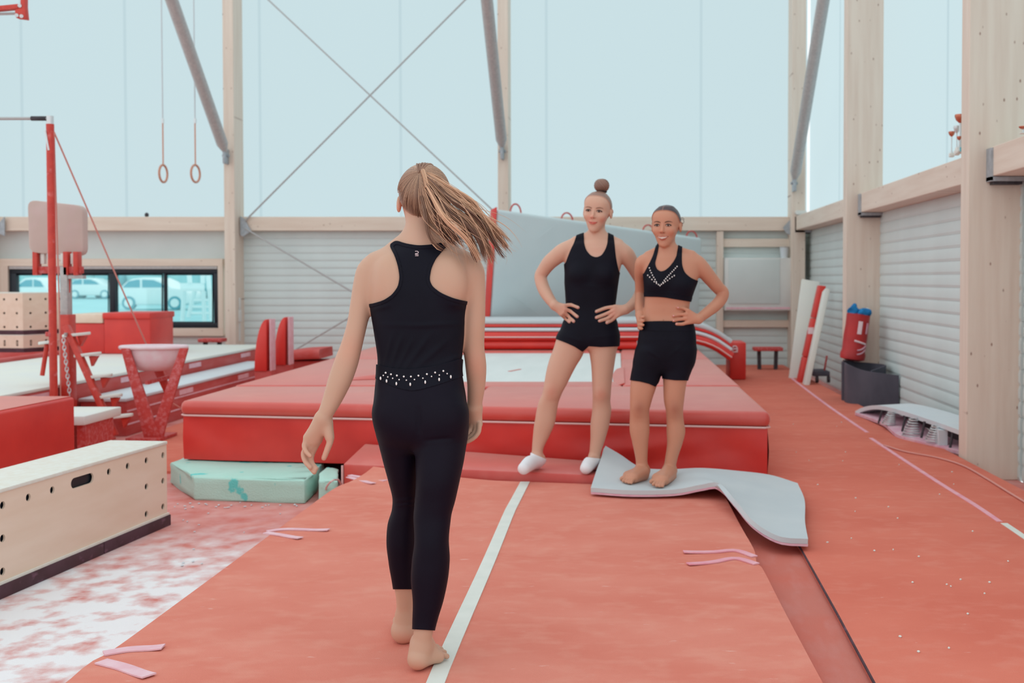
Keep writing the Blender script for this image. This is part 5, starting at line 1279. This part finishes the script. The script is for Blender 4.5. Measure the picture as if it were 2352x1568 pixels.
    finger(f, [(1095,972,yr-.002),(1091,991,yr-.012),(1081,1003,yr-.018),(1069,1010,yr-.022)], .0094, k=.002)
    finger(f, [(1101,973,yr-.010),(1099,992,yr-.022),(1088,1006,yr-.030),(1073,1015,yr-.034)], .0092, k=.002)
    finger(f, [(1084,942,yr+.02),(1073,955,yr+.035),(1068,970,yr+.04)], .0115)
    red = (226,140,120)
    spots = [(at(806,805,Y=3.44), .05, (214,140,116), .35), (at(1090,835,Y=3.51), .05, (206,128,104), .4), (at(735,1040,Y=3.40), .05, red, .25), (at(915,485,Y=3.5), .03, (226,138,112), .5),
             (at(960,1548,Y=3.34), .035, (230,160,140), .4), (at(928,1462,Y=3.6), .03, (230,160,140), .4), (at(960,535,Y=3.45), .06, (214,170,150), .3)]
    p = person(f, 'gymnast seen from behind walking barefoot in black racerback top and leggings', (200,160,137), spots)
    # clothes
    tank = smoothpoly([(909,551),(930,558.5),(960,563.5),(990,561.5),(1018,556),(1029,562),(1014,577),(1000,594),(990,616),(986,642),(993,658),(1012,673),(1040,685),(1068,692),(1110,694),(1110,900),(820,900),(820,700),(852,698),(880,690),(900,677),(914,658),(918,636),(914,610),(906,585),(893,562)])
    folds = [(880,858,902,765,4.5,.0035),(893,860,925,768,5,.004),(907,860,950,775,5,.003),(925,856,990,765,7,.004),(948,852,1030,780,7,.0035),(990,846,1062,815,6,.003),(870,745,1000,748,6,.0015),(940,748,1066,742,6,.002),(856,712,900,700,5,.002),(1030,697,1068,706,5,.002)]
    o, tv = garment(core, f, .0035, tank, 'racerback_top', M['cloth'], p, folds)
    binding(core, f, .0035, tank, p, 8)
    def leggings(v, px):
        top = np.interp(px[:,0], (860,872,900,940,990,1030,1060), (836,840,846,848,842,833,824)); g1 = (px[:,1]-top)/700
        hem = np.where(v[:,1]-((1.62-v[:,2])*.0+3.50) > .012, 1353., 1446.+ (972-px[:,0])*-.06); low = v[:,2] < .75
        return np.minimum(g1, np.where(low, (hem-px[:,1])/700, 1))
    lf = [(880,1005,900,1140,6,.0),(908,1150,955,1146,4,.0018),(906,1162,957,1156,3,.0016),(975,1012,1040,1006,5,-.004),(962,930,962,1000,7,-.006)]
    o, lv = garment(core, f, .0058, None, 'leggings', M['cloth2'], p, lf, gfun=leggings)
    band = smoothpoly([(855,834),(872,839),(900,845),(940,847.5),(990,841.5),(1030,832),(1068,821),(1068,864),(1040,872),(1000,885),(960,896),(940,897),(910,890),(880,878),(855,866)])
    garment(core, f, .0082, band, 'waistband_yoke', M['cloth'], p)
    st = MB(); zx = lambda x, y: (680+x/3.92, 540+y/3.92)
    for x, y in ((807,1238),(855,1252),(908,1263),(970,1272),(1034,1272),(1102,1264),(1178,1250),(1252,1236),(1326,1222)): st.ellipsoid(surf(lv,*zx(x,y),-.004), (.0031,.0026,.0031), 8, 6)
    for x, y in ((786,1262),(826,1276),(870,1288),(928,1300),(993,1305),(1066,1299),(1142,1287),(1220,1271),(1290,1259),(1360,1246)): st.ellipsoid(surf(lv,*zx(x,y),-.004), (.0024,.0022,.0024), 8, 6)
    for x, y in ((761,1288),(815,1312),(903,1336),(1028,1342),(1163,1322),(1288,1298),(1393,1274)): st.ellipsoid(surf(lv,*zx(x,y),-.004), (.0028,.0026,.0056), 8, 6)
    tag(obj('rhinestone_trim', st, M['stone'], p), kind='stuff')
    lg = lambda x, y: surf(tv, x, y, -.0015)
    obj('back_logo', MB().tube([lg(x,y) for x, y in ((953.5,577),(956,576.6),(959,576.8),(961,578.8),(960.4,581.2),(957.5,582),(954,582.2),(953.8,584.3),(957,584.6),(961.3,584.6))], .00105, 6).tube([lg(953.5,587.3), lg(957,587.4), lg(961.3,587.3)], .0009, 6), M['print'], p)
    # hair: slicked scalp, strands drawn up to the tie, braid and flying ponytail
    def line(L):
        u, v, w = L.T; b = np.interp(v, (-.50,-.40,-.30,-.22,-.16,.05,.12,.25,.33), (-.33,-.31,-.25,-.13,.135,.145,.19,.26,.32)); b = b - .10*np.exp(-((u+.02)/.09)**2)*(v < -.2)
        return (w-b)*hd.h
    sv, sf = scalp(hd, line, .035); H1, H2, H3 = lin((142,104,84)), lin((212,168,136)), lin((92,56,42))
    n = len(sv); L = hd.local(sv); tn = .5; col = np.tile(H1*.9, (n,1))
    rawobj('hair_cap', sv, sf, M['hair'], p, fade(hd, line, sv, col, (190,148,126), .10))
    tie = at(966, 402, Y=3.452); locks = []
    tl = hd.local(np.array([tie]))[0]
    def onhead(d):   # direction in head space -> point just above the scalp
        d = np.array(d)/np.linalg.norm(d); r = 1/np.sqrt((d[0]/.318)**2+(d[1]/.40)**2+(d[2]/.368)**2); q = d*(r+.048); return hd.w(q[0], q[1]-.07, q[2]+.13)
    td = np.array((tl[0], tl[1]+.07, tl[2]-.13)); td /= np.linalg.norm(td)
    e1 = np.cross(td, (1,0,0)); e1 /= np.linalg.norm(e1); e2 = np.cross(td, e1)
    for i in range(1100):
        a = i/1100*2*math.pi*7+rg.uniform(-.02,.02); gm = rg.uniform(.8,2.0); s0 = td*math.cos(gm)+(e1*math.cos(a)+e2*math.sin(a))*math.sin(gm)
        om = math.acos(np.clip(s0@td,-1,1)); P = []
        for t in np.linspace(0,1,11):
            d = (math.sin((1-t)*om)*s0+math.sin(t*om)*td)/math.sin(om); q = onhead(d); P.append(q)
        L0 = hd.local(np.array([P[0]])); 
        if line(L0)[0] < .0005 or (abs(L0[0,0]) > .2 and L0[0,1] > -.24 and L0[0,2] < .13): continue
        k = rg.random()**1.6; dk = .62+.38*min(1,max(0,(L0[0,2]+.25)/.4)); c = (H1*(1-k)+H2*k)*rg.uniform(.8,1.02)*dk; r = rg.uniform(.0006,.0013); locks.append((P, [r*.25,r*.7]+[r]*8+[r*.7], c))
    hair_tubes(locks, 'slicked_strands', p, None)
    lowg = [(957,402,3.448),(960,430,3.440),(968,470,3.425),(983,512,3.420),(1008,552,3.425),(1050,592,3.44)]
    midg = [(966,398,3.440),(992,420,3.415),(1032,462,3.395),(1075,505,3.39),(1108,545,3.40),(1132,592,3.42)]
    upg = [(977,392,3.450),(1006,404,3.435),(1040,432,3.43),(1090,470,3.43),(1142,512,3.44),(1184,572,3.45)]
    locks = []
    def lock(s, jit, r, c, tl_=1.0, wig=1.0, amp=5):
        P = []; ph = 6*s+jit[3]; m = 20; tmax = tl_
        g0, g1 = (lowg, midg) if s < .5 else (midg, upg); k = s*2 if s < .5 else s*2-1
        G = [tuple((1-k)*np.array(a)+k*np.array(b)) for a, b in zip(g0, g1)]; C = catmull(G, m)
        for j, q in enumerate(C):
            t = j/(m-1)*tmax; jj = min(int(t*(m-1)), m-1); q = C[jj]+(C[min(jj+1,m-1)]-C[jj])*(t*(m-1)-jj)
            sp = min(1, t*2.2); w_ = amp*wig*math.sin(8*t+ph)*min(1,t*2)+jit[4]*12*t**3
            dx, dy = .62*w_+jit[0]*sp, -.72*w_+jit[1]*sp+ (18*jit[5]*max(0,t-.7)**1.3)
            P.append(at(q[0]+dx, q[1]+dy, Y=q[2]+jit[2]*sp))
        R = [r*min(1,.55+2*t)*(1 if t < .72 else max(.10,1-(t-.72)/.28*.9)) for t in np.linspace(0,1,m)]
        locks.append((P, R, c))
    for i in range(760):
        cl = rg.randrange(30); s = min(1,max(0,(cl+.5)/30+rg.gauss(0,.013))); rc = random.Random(cl*7+3)
        band = rc.random()**1.15; c = (H3*(1-band)+H2*band*1.08)*rg.uniform(.78,1.12)
        j0 = (rc.gauss(0,4.5), rc.gauss(0,4.5), rc.gauss(0,.014), rc.uniform(-1.2,1.2), rc.gauss(0,1.0), rc.uniform(-.6,2.0)); am = rc.uniform(6,12); ln = rc.uniform(.78,1.06)
        lock(s, (j0[0]+rg.gauss(0,1.4), j0[1]+rg.gauss(0,1.4), j0[2]+rg.gauss(0,.004), j0[3]+rg.gauss(0,.12), j0[4]+rg.gauss(0,.25), j0[5]+rg.gauss(0,.3)), rg.uniform(.0008,.0023), c, ln*rg.uniform(.90,1.03), 1, am)
    for i in range(90):      # loose fine strands
        s = rg.uniform(0,1)
        lock(s, (rg.gauss(0,8), rg.gauss(0,8), rg.gauss(0,.02), rg.uniform(-2,2), rg.gauss(0,1.5), rg.uniform(0,3)), rg.uniform(.0005,.0011), (H1*.3+H2*.85)*rg.uniform(.9,1.15), rg.uniform(.8,1.12), 1.3, 7)
    # long strand falling past the neck
    locks.append(([at(x,y,Y=Y) for x, y, Y in ((975,470,3.415),(981,510,3.41),(985,540,3.41),(993,560,3.405),(1004,572,3.40),(1014,576,3.40))], [.0015,.0018,.0018,.0016,.0012,.0006], H2))
    hair_tubes(locks, 'ponytail', p, None)
    br = MB()
    C = catmull([at(x,y,Y=Y) for x, y, Y in ((972,392,3.437),(976,404,3.428),(979,416,3.422),(981,427,3.418))], 12)
    bl = []
    for i, q in enumerate(C):
        for sg in (-1,1):
            q_ = Vector(q)+Vector((sg*.0035,-.002,0)); d = Vector((sg*.0035,-.001,-.0065)); bl.append(([q_-d*.9, q_, q_+d*.9], [.0016,.0040,.0016], H2*(.95 if sg > 0 else .82)))
    for u0 in (-.10,.02,.14):       # braids running back over the crown to the tie
        path = []
        for t in np.linspace(0,1,20):
            d = td*(1-t)+np.array((u0*2.2,.35,1.0))*t; path.append(onhead(d))
        for i in range(19):
            tg = (path[i+1]-path[i]); sd = tg.cross(Vector((0,-.6,1))).normalized()
            for sg in (-1,1):
                m0 = path[i]+sd*(.0042*sg); bl.append(([m0-tg*.7+sd*sg*.001, m0+Vector((0,0,.0012)), m0+tg*.8-sd*sg*.004], [.0014,.0036,.0014], H1*(1.2 if sg > 0 else .9)))
    hair_tubes(bl, 'braid', p, None)
    obj('hair_tie', MB().tube([tie+Vector((.013*math.cos(a),-.004,.011*math.sin(a))) for a in np.linspace(0,2*math.pi,13)[:-1]], .004, 6, closed=True), M['brow'], p)
walker()

# ---- the taller gymnast with the bun, hands on hips --------------------
def bun_girl():
    global FH
    Y0 = 6.70; FH = .0042
    f = Field((-.66,6.30,.20), (.30,7.0,2.02), FH); f.y0 = Y0
    LL = [(765,1283,1346,.082,Y0),(795,1273,1345,.090,Y0),(814,1266,1339,.088,Y0),(843,1257,1322,.080,Y0-.005),(886,1249,1300,.066,Y0-.012),(905,1245,1290,.063,Y0-.012),(924,1237,1283,.060,Y0-.005),(945,1232,1279,.059,Y0),(969,1228,1275,.056,Y0),(1001,1224,1262,.046,Y0),(1028,1222,1249,.037,Y0-.005),(1047,1222,1245,.034,Y0-.01)]
    LR = [(765,1347,1420,.082,Y0),(795,1351,1418,.088,Y0),(832,1357,1412,.080,Y0-.005),(881,1360,1405,.067,Y0-.012),(905,1361,1403,.063,Y0-.014),(921,1361,1402,.060,Y0-.008),(940,1360,1404,.058,Y0),(966,1357,1401,.056,Y0),(1009,1356,1390,.046,Y0),(1036,1354,1381,.037,Y0-.005),(1052,1353,1377,.034,Y0-.01)]
    T = [(550,1334,1408,.048,Y0),(560,1310,1430,.066,Y0),(580,1300,1434,.082,Y0),(605,1297,1428,.097,Y0),(625,1298,1423,.102,Y0),(650,1298,1419,.098,Y0),(680,1300,1415,.092,Y0),(705,1301,1412,.088,Y0),(725,1299,1413,.092,Y0),(745,1293,1417,.099,Y0),(770,1285,1420,.104,Y0),(790,1282,1420,.096,Y0),(803,1292,1410,.075,Y0)]
    f.stack(stackpx(LL), .004); f.stack(stackpx(LR), .010); f.stack(stackpx(T), .025, n=2.4)
    f.ell(at(1332,628,Y=Y0-.062), (.055,.050,.052), .04); f.ell(at(1388,631,Y=Y0-.062), (.055,.050,.052), .04)
    for kx, ky in ((1268,900),(1380,905)): f.ell(at(kx,ky,Y=Y0-.055), (.030,.022,.036), .03)
    for (ax, ay, hx_, hy_, tx, ty) in ((1233,1048,1238,1063,1203,1081), (1364,1052,1366,1064,1346,1078)):
        a, h_, t_ = at(ax,ay,Y=Y0-.012), at(hx_,hy_,Z=.285), at(tx,ty,Z=.282)
        up_ = .012 if ax < 1300 else .006; h_ = Vector((h_.x, Y0+.0, .293+up_)); t_ = Vector((t_.x, t_.y, .284+up_))
        f.chain([(*a,.035), (*((a+h_)/2+Vector((0,.004,0))),.034), (*h_,.036)], .02)
        f.chain([(*(a-Vector((0,.03,.035))),.034), (*(a.lerp(t_,.55)+Vector((0,0,.005))),.034), (*t_,.027)], .02)
        f.chain([(*h_,.034), (*h_.lerp(t_,.7),.031), (*t_,.026)], .02)
    f.chain([(*at(1372,568,Y=Y0),.072), (*at(1371,550,Y=Y0),.056), (*at(1371,532,Y=Y0+.012),.0505), (*at(1372,505,Y=Y0+.02),.048)], .03)
    f.chain([(*at(1322,552,Y=Y0),.026), (*at(1350,545,Y=Y0),.032), (*at(1372,543,Y=Y0),.04), (*at(1395,548,Y=Y0),.032), (*at(1422,558,Y=Y0),.026)], .03)
    core = f.V.copy()
    hd = Head(at(1372,487,Y=Y0-.012), (-.26,-1,-.03), (.085,-.03,1), .250); hd.grow(f)
    f.chain(armpx([(1312,566,Y0,.045),(1293,578,Y0,.052),(1277,590,Y0+.01,.049),(1262,603,Y0+.02,.046),(1250,619,Y0+.035,.041),(1242,634,Y0+.04,.039),(1245,652,Y0+.02,.039),(1252,669,Y0-.005,.038),(1263,687,Y0-.04,.033),(1273,700,Y0-.065,.028)]), .018)
    f.chain(armpx([(1420,570,Y0,.045),(1436,582,Y0,.051),(1448,600,Y0+.02,.048),(1461,622,Y0+.05,.044),(1473,645,Y0+.07,.040),(1474,662,Y0+.06,.039),(1466,684,Y0+.02,.037),(1453,699,Y0-.03,.033),(1438,710,Y0-.065,.028)]), .018)
    hands = []
    for mc in ((1295,702),(1296,709),(1294,716),(1289,721)): f.cone(at(1274,701,Y=Y0-.068), at(*mc,Y=Y0-.080), .024, .0135, .012)
    for pts in ([(1295,702,Y0-.082),(1311,700,None),(1328,706,None)], [(1296,709,Y0-.084),(1311,715,None),(1326,727,None)], [(1294,716,Y0-.082),(1306,726,None),(1318,738,None)], [(1289,721,Y0-.080),(1299,731,None),(1308,739,None)]):
        hands.append(finger(f, pts, .0122, core))
    for mc in ((1413,704),(1412,711),(1413,718),(1417,725)): f.cone(at(1437,710,Y=Y0-.068), at(*mc,Y=Y0-.080), .024, .0135, .012)
    for pts in ([(1413,704,Y0-.082),(1392,707,None),(1370,715,None)], [(1412,711,Y0-.084),(1391,721,None),(1370,729,None)], [(1413,718,Y0-.082),(1396,730,None),(1377,737,None)], [(1417,725,Y0-.080),(1405,735,None),(1394,741,None)]):
        hands.append(finger(f, pts, .0122, core))
    S = lambda x, y, dy=-.1: at(x, y, Y=Y0+dy)
    red = (226,130,112)
    spots = [(S(1268,898),.045,(196,112,92),.6),(S(1380,905),.045,(196,112,92),.6),(S(1242,634,-.02),.03,(216,138,116),.4),(S(1352,503,-.1),.028,(232,140,124),.4),(S(1388,505,-.08),.028,(232,140,124),.45),
             (S(1371,588),.08,(226,180,160),.4),(S(1300,712),.04,(230,150,132),.35),(S(1405,718),.04,(230,150,132),.35),(hd.w(0,.43,-.12),.012,(230,150,132),.5)]
    p = person(f, 'taller gymnast with a high bun, hands on hips, white socks, black tank and shorts', (210,165,143), spots)
    tank = smoothpoly([(1329,520),(1340,520),(1341,556),(1346,574),(1357,587),(1370,591),(1382,586),(1391,572),(1396,556),(1398,526),(1408,528),(1412,562),(1414,585),(1418,608),(1424,630),(1450,636),(1450,743),(1260,743),(1260,612),(1297,608),(1303,592),(1311,572),(1320,554)])
    garment(core, f, .0045, None, 'tank_top', M['cloth'], p, [(1300,700,1340,725,4,.002),(1415,690,1380,720,4,.002),(1310,655,1405,660,6,.0015)], gfun=lambda v, px: insidepoly(px, tank)/400)
    def shorts(v, px):
        hem = np.interp(px[:,0], (1270,1279,1300,1320,1338,1346,1352,1380,1425), (776,779,787,796,808,801,795,797,795)); return np.minimum(px[:,1]-737, hem-px[:,1])/400
    garment(core, f, .0062, None, 'shorts', M['cloth'], p, [(1295,770,1340,785,4,.002),(1360,775,1415,770,4,.0015)], gfun=shorts)
    def sock(v, px):
        lft_ = px[:,0] < 1300; top = np.where(lft_, 1040+(px[:,0]-1221)*.42, 1050+(px[:,0]-1353)*.12); return (px[:,1]-top)/400
    for sg, nm in ((0,'sock'), (1,'sock')):
        garment(core, f, .0045, None, nm, M['sock'], p, gfun=lambda v, px, sg=sg: np.minimum(sock(v, px), (px[:,0]-1300 if sg else 1300-px[:,0])/400))
    facial(hd, f, p, M['brow'], mat('coral_lip', srgb(206,104,92), rough=.4), 'closed', .108)
    for P in hands: nail(P, p)
    def line(L):
        u, v, w = L.T; b = np.interp(v, (-.45,-.3,-.15,-.06,.02,.10,.20,.28,.34), (-.30,-.22,-.02,.10,.12,.24,.35,.40,.425)); return (w-b)*hd.h
    sv, sf = scalp(hd, line, .016); L = hd.local(sv); A, B = lin((132,96,82)), lin((164,126,110)); tn = .5+.5*np.sin(np.arctan2(L[:,0], L[:,2]-.2)*60)
    rawobj('hair_cap', sv, sf, M['hair'], p, fade(hd, line, sv, A*(1-.5*tn[:,None])+B*.5*tn[:,None], (220,172,152), .022))
    bc = at(1382,426,Y=Y0+.03); bl = []
    for i in range(46):
        a0 = i/46*2*math.pi; P = []
        for t in np.linspace(0,1,9):
            th = a0+t*2.2; ph = math.pi*(.06+.84*t); P.append(bc+Vector((.0425*math.sin(ph)*math.cos(th), .042*math.sin(ph)*math.sin(th), .039*math.cos(ph))))
        bl.append((P, [.0035,.0055]+[.0062]*5+[.0055,.0035], A*rg.uniform(.8,1.1)+(B-A)*rg.random()*.6))
    hair_tubes(bl, 'hair_bun', p, None)
    obj('bun_core', MB().ellipsoid(bc, (.041,.041,.037)), M['brow'], p)
    obj('hair_tie', MB().tube([bc+Vector((.026*math.cos(a),.026*math.sin(a),-.037)) for a in np.linspace(0,2*math.pi,17)[:-1]], .008, 6, closed=True), M['lash'], p)
bun_girl()

# ---- the gymnast in the crop top, one elbow out ------------------------
def crop_girl():
    global FH
    Y0 = 6.40; FH = .0042
    f = Field((-.10,5.88,.20), (.78,6.72,1.92), FH); f.y0 = Y0
    LL = [(800,1463,1526,.09,Y0),(835,1456,1523,.088,Y0),(860,1451,1517,.082,Y0),(881,1448,1510,.077,Y0-.005),(924,1447,1496,.066,Y0-.012),(948,1447,1491,.062,Y0-.010),(970,1446,1492,.058,Y0),(985,1446,1492,.057,Y0),(1015,1452,1489,.050,Y0),(1055,1460,1487,.038,Y0-.003),(1076,1462,1487,.034,Y0-.006)]
    LR = [(800,1522,1597,.09,Y0),(835,1522,1592,.088,Y0),(875,1523,1578,.077,Y0-.005),(921,1525,1571,.066,Y0-.012),(948,1530,1569,.062,Y0-.010),(970,1531,1571,.058,Y0),(988,1531,1574,.057,Y0),(1020,1532,1567,.050,Y0),(1050,1528,1557,.038,Y0-.003),(1082,1523,1550,.034,Y0-.006)]
    T = [(580,1502,1566,.046,Y0),(590,1480,1596,.062,Y0),(605,1475,1610,.078,Y0),(630,1478,1606,.093,Y0),(650,1480,1600,.096,Y0),(680,1481,1589,.086,Y0),(700,1480,1584,.078,Y0),(720,1478,1583,.078,Y0),(738,1474,1589,.086,Y0),(760,1470,1595,.096,Y0),(790,1466,1597,.103,Y0),(815,1462,1595,.098,Y0),(840,1462,1588,.080,Y0),(852,1475,1575,.06,Y0)]
    f.stack(stackpx(LL), .004); f.stack(stackpx(LR), .008); f.stack(stackpx(T), .025, n=2.4)
    f.ell(at(1512,650,Y=Y0-.058), (.050,.046,.046), .04); f.ell(at(1566,654,Y=Y0-.058), (.050,.046,.046), .04)
    for kx, ky in ((1468,938),(1550,940)): f.ell(at(kx,ky,Y=Y0-.052), (.028,.022,.036), .03)
    gz = .2535
    for (ax, ay, toes) in ((1475,1075,((1428,1103),(1432,1108),(1438,1110),(1444,1111.5),(1450,1112))), (1537,1080,((1496,1110),(1501,1116),(1508,1118.5),(1515,1119.5),(1522,1119.5)))):
        a = at(ax,ay,Y=Y0-.008); h_ = Vector((a.x+.005, Y0+.012, gz+.033)); f.chain([(*a,.034), (*((a+h_)/2),.034), (*h_,.035)], .02)
        for i, (x, y) in enumerate(toes):
            r = (.013,.011,.0105,.0098,.0095)[i]; t_ = at(x,y-4,Z=gz+r); b_ = h_.lerp(t_,.74); b_.z = gz+.024
            f.cone(h_, b_, .032, .022, .02); f.cone(a-Vector((0,.025,.03)), b_, .031, .021, .02); f.chain([(*b_,.016), (*t_.lerp(b_,.4),r), (*t_,r)], .005)
    f.chain([(*at(1534,590,Y=Y0),.066), (*at(1533,576,Y=Y0),.055), (*at(1532,562,Y=Y0+.012),.049), (*at(1532,540,Y=Y0+.02),.047)], .03)
    f.chain([(*at(1490,585,Y=Y0),.024), (*at(1512,577,Y=Y0),.028), (*at(1533,574,Y=Y0),.038), (*at(1556,576,Y=Y0),.028), (*at(1588,585,Y=Y0),.026)], .03)
    core = f.V.copy()
    f.ell(at(1524,735,Y=Y0-.098), (.004,.006,.006), .001)
    hd = Head(at(1530,520,Y=Y0-.012), (-.30,-1,-.02), (.0,-.02,1), .246); hd.grow(f)
    f.chain(armpx([(1488,597,Y0,.042),(1475,603,Y0+.005,.040),(1470,620,Y0+.03,.034),(1470,645,Y0+.09,.031),(1471,672,Y0+.13,.032),(1470,690,Y0+.10,.031),(1469,708,Y0+.05,.028),(1470,722,Y0+.0,.025)]), .015)
    f.chain(armpx([(1588,595,Y0,.044),(1603,606,Y0,.048),(1618,623,Y0+.01,.046),(1633,641,Y0+.03,.042),(1650,661,Y0+.05,.0385),(1660,672,Y0+.055,.037),(1657,685,Y0+.035,.036),(1646,699,Y0+.01,.035),(1628,714,Y0-.025,.032),(1606,731,Y0-.06,.027)]), .018)
    hands = []
    for mc in ((1581,714),(1576,722),(1576,731),(1580,740)): f.cone(at(1604,733,Y=Y0-.064), at(*mc,Y=Y0-.078), .023, .013, .012)
    for pts in ([(1581,713,Y0-.080),(1570,708,None),(1557,706,None)], [(1576,722,Y0-.082),(1562,722,None),(1547,725,None)], [(1576,731,Y0-.082),(1562,733,None),(1547,736,None)], [(1580,740,Y0-.080),(1567,744,None),(1554,744,None)]): hands.append(finger(f, pts, .0116, core))
    for mc in ((1472,735),(1470,742),(1469,748)): f.cone(at(1470,722,Y=Y0-.01), at(*mc,Y=Y0-.045), .023, .013, .012)
    for pts in ([(1471,730,Y0-.05),(1476,728,Y0-.075),(1479,727,Y0-.08)], [(1470,738,Y0-.055),(1475,737,Y0-.080),(1478,736,Y0-.086)], [(1469,746,Y0-.055),(1473,746,Y0-.080),(1477,746,Y0-.088)], [(1468,753,Y0-.05),(1471,754,Y0-.07),(1474,754,Y0-.078)]): finger(f, pts, .0112)
    S = lambda x, y, dy=-.1: at(x, y, Y=Y0+dy)
    spots = [(S(1468,938),.05,(150,78,58),.5),(S(1550,940),.05,(150,78,58),.5),(S(1660,672,0),.04,(172,98,74),.5),(S(1512,536),.028,(208,120,96),.3),(S(1545,536),.028,(208,120,96),.3),(S(1524,733),.010,(110,58,46),.85),(S(1468,938),.028,(140,70,54),.35),(S(1550,940),.028,(140,70,54),.35),(S(1524,712,-.09),.012,(176,108,84),.4),
             (S(1525,700),.10,(196,132,104),.3),(S(1570,728),.05,(206,128,104),.3),(hd.w(0,.43,-.12),.012,(214,140,112),.5)]
    p = person(f, 'smiling barefoot gymnast in black crop top and cycling shorts, one elbow pointing out', (200,141,115), spots)
    bra = smoothpoly([(1509,553),(1514,553),(1508,590),(1504,604),(1508,617),(1517,623.5),(1527,621),(1538,612),(1549,598),(1556,582),(1560,552),(1568,552),(1566,590),(1567,610),(1573,626),(1587,638),(1603,645),(1630,650),(1630,703),(1588,693),(1550,687),(1520,682),(1480,681),(1450,681),(1450,632),(1477,631),(1485,616),(1494,599),(1501,583)])
    o, bv = garment(core, f, .0048, bra, 'crop_top', M['cloth'], p, [(1482,668,1592,677,3,.0015)])
    band = smoothpoly([(1455,671),(1482,671),(1520,672),(1555,677),(1590,683),(1625,690),(1625,703),(1588,693),(1550,687),(1520,682),(1480,681),(1455,681)])
    garment(core, f, .0066, band, 'crop_top_band', M['cloth'], p)
    def shorts(v, px):
        hem = np.interp(px[:,0], (1440,1449,1470,1490,1506,1512,1522,1525,1550,1590), (871,873,876,881,888,880,868,870,873,874)); return np.minimum(px[:,1]-738, hem-px[:,1])/400
    garment(core, f, .0058, None, 'cycling_shorts', M['cloth'], p, [(1480,800,1520,825,4,.002),(1570,790,1530,825,4,.002),(1475,780,1590,782,4,.001)], gfun=shorts)
    garment(core, f, .0072, smoothpoly([(1450,737),(1640,737),(1640,760),(1450,760)]), 'waistband', M['cloth'], p)
    st = MB(); zx = lambda x, y: (1200+x/4.02, 390+y/4.02)
    for x, y in ((1172,905),(1180,928),(1190,950),(1200,972),(1212,992),(1224,1012),(1236,1034),(1157,973),(1175,990),(1195,1012),(1217,1032),(1238,1047),(1256,1058),(1270,1068),(1427,892),(1412,908),(1398,924),(1383,940),(1368,956),(1353,972),(1338,988),(1324,1004),(1310,1020),(1297,1040),(1283,1056),(1402,976),(1382,988),(1360,1003),(1340,1020),(1318,1032),(1300,1046)):
        st.ellipsoid(surf(bv,*zx(x,y),-.002), (.0036,.003,.0042), 8, 6)
    tag(obj('rhinestone_trim', st, M['stone'], p), kind='stuff')
    facial(hd, f, p, M['brow_d'], mat('rosy_lip', srgb(186,98,78), rough=.4), 'open', .114)
    for P in hands: nail(P, p)
    def line(L):
        u, v, w = L.T; b = np.interp(v, (-.45,-.3,-.15,-.06,.02,.10,.20,.28,.34), (-.30,-.22,-.02,.10,.11,.19,.31,.37,.40)); return (w-b)*hd.h
    sv, sf = scalp(hd, line, .018); L = hd.local(sv); A, B = lin((46,28,34)), lin((86,60,66)); tn = .5+.5*np.sin(np.arctan2(L[:,0], L[:,2]-.2)*50); part_ = np.exp(-((L[:,0]-.02)/.012)**2)*(L[:,1] > -.1)
    col = A*(1-.35*tn[:,None])+B*.35*tn[:,None]; col = col*(1-.5*part_[:,None])+lin((170,120,104))*.5*part_[:,None]
    rawobj('hair_cap', sv, sf, M['hair'], p, fade(hd, line, sv, col, (200,140,114), .018))
    bl = []
    bc = hd.w(.0,-.55,.02)
    for i in range(26):
        a0 = i/26*2*math.pi; P = [bc+Vector((.042*math.sin(math.pi*(.08+.84*t))*math.cos(a0+2*t), .04*math.cos(math.pi*(.08+.84*t)), .042*math.sin(math.pi*(.08+.84*t))*math.sin(a0+2*t))) for t in np.linspace(0,1,8)]
        bl.append((P, [.004]+[.007]*6+[.004], A*rg.uniform(.8,1.3)))
    for pts in ([(1560,508),(1567,503),(1571,508),(1570,512)], [(1561,512),(1566,511),(1569,514)], [(1562,502),(1568,500),(1572,504)], [(1560,516),(1566,514),(1570,513)]):
        bl.append((catmull([at(x,y,Y=Y0+.03) for x, y in pts], 8), [.0014]*8, A))
    hair_tubes(bl, 'low_bun', p, None)
crop_girl()
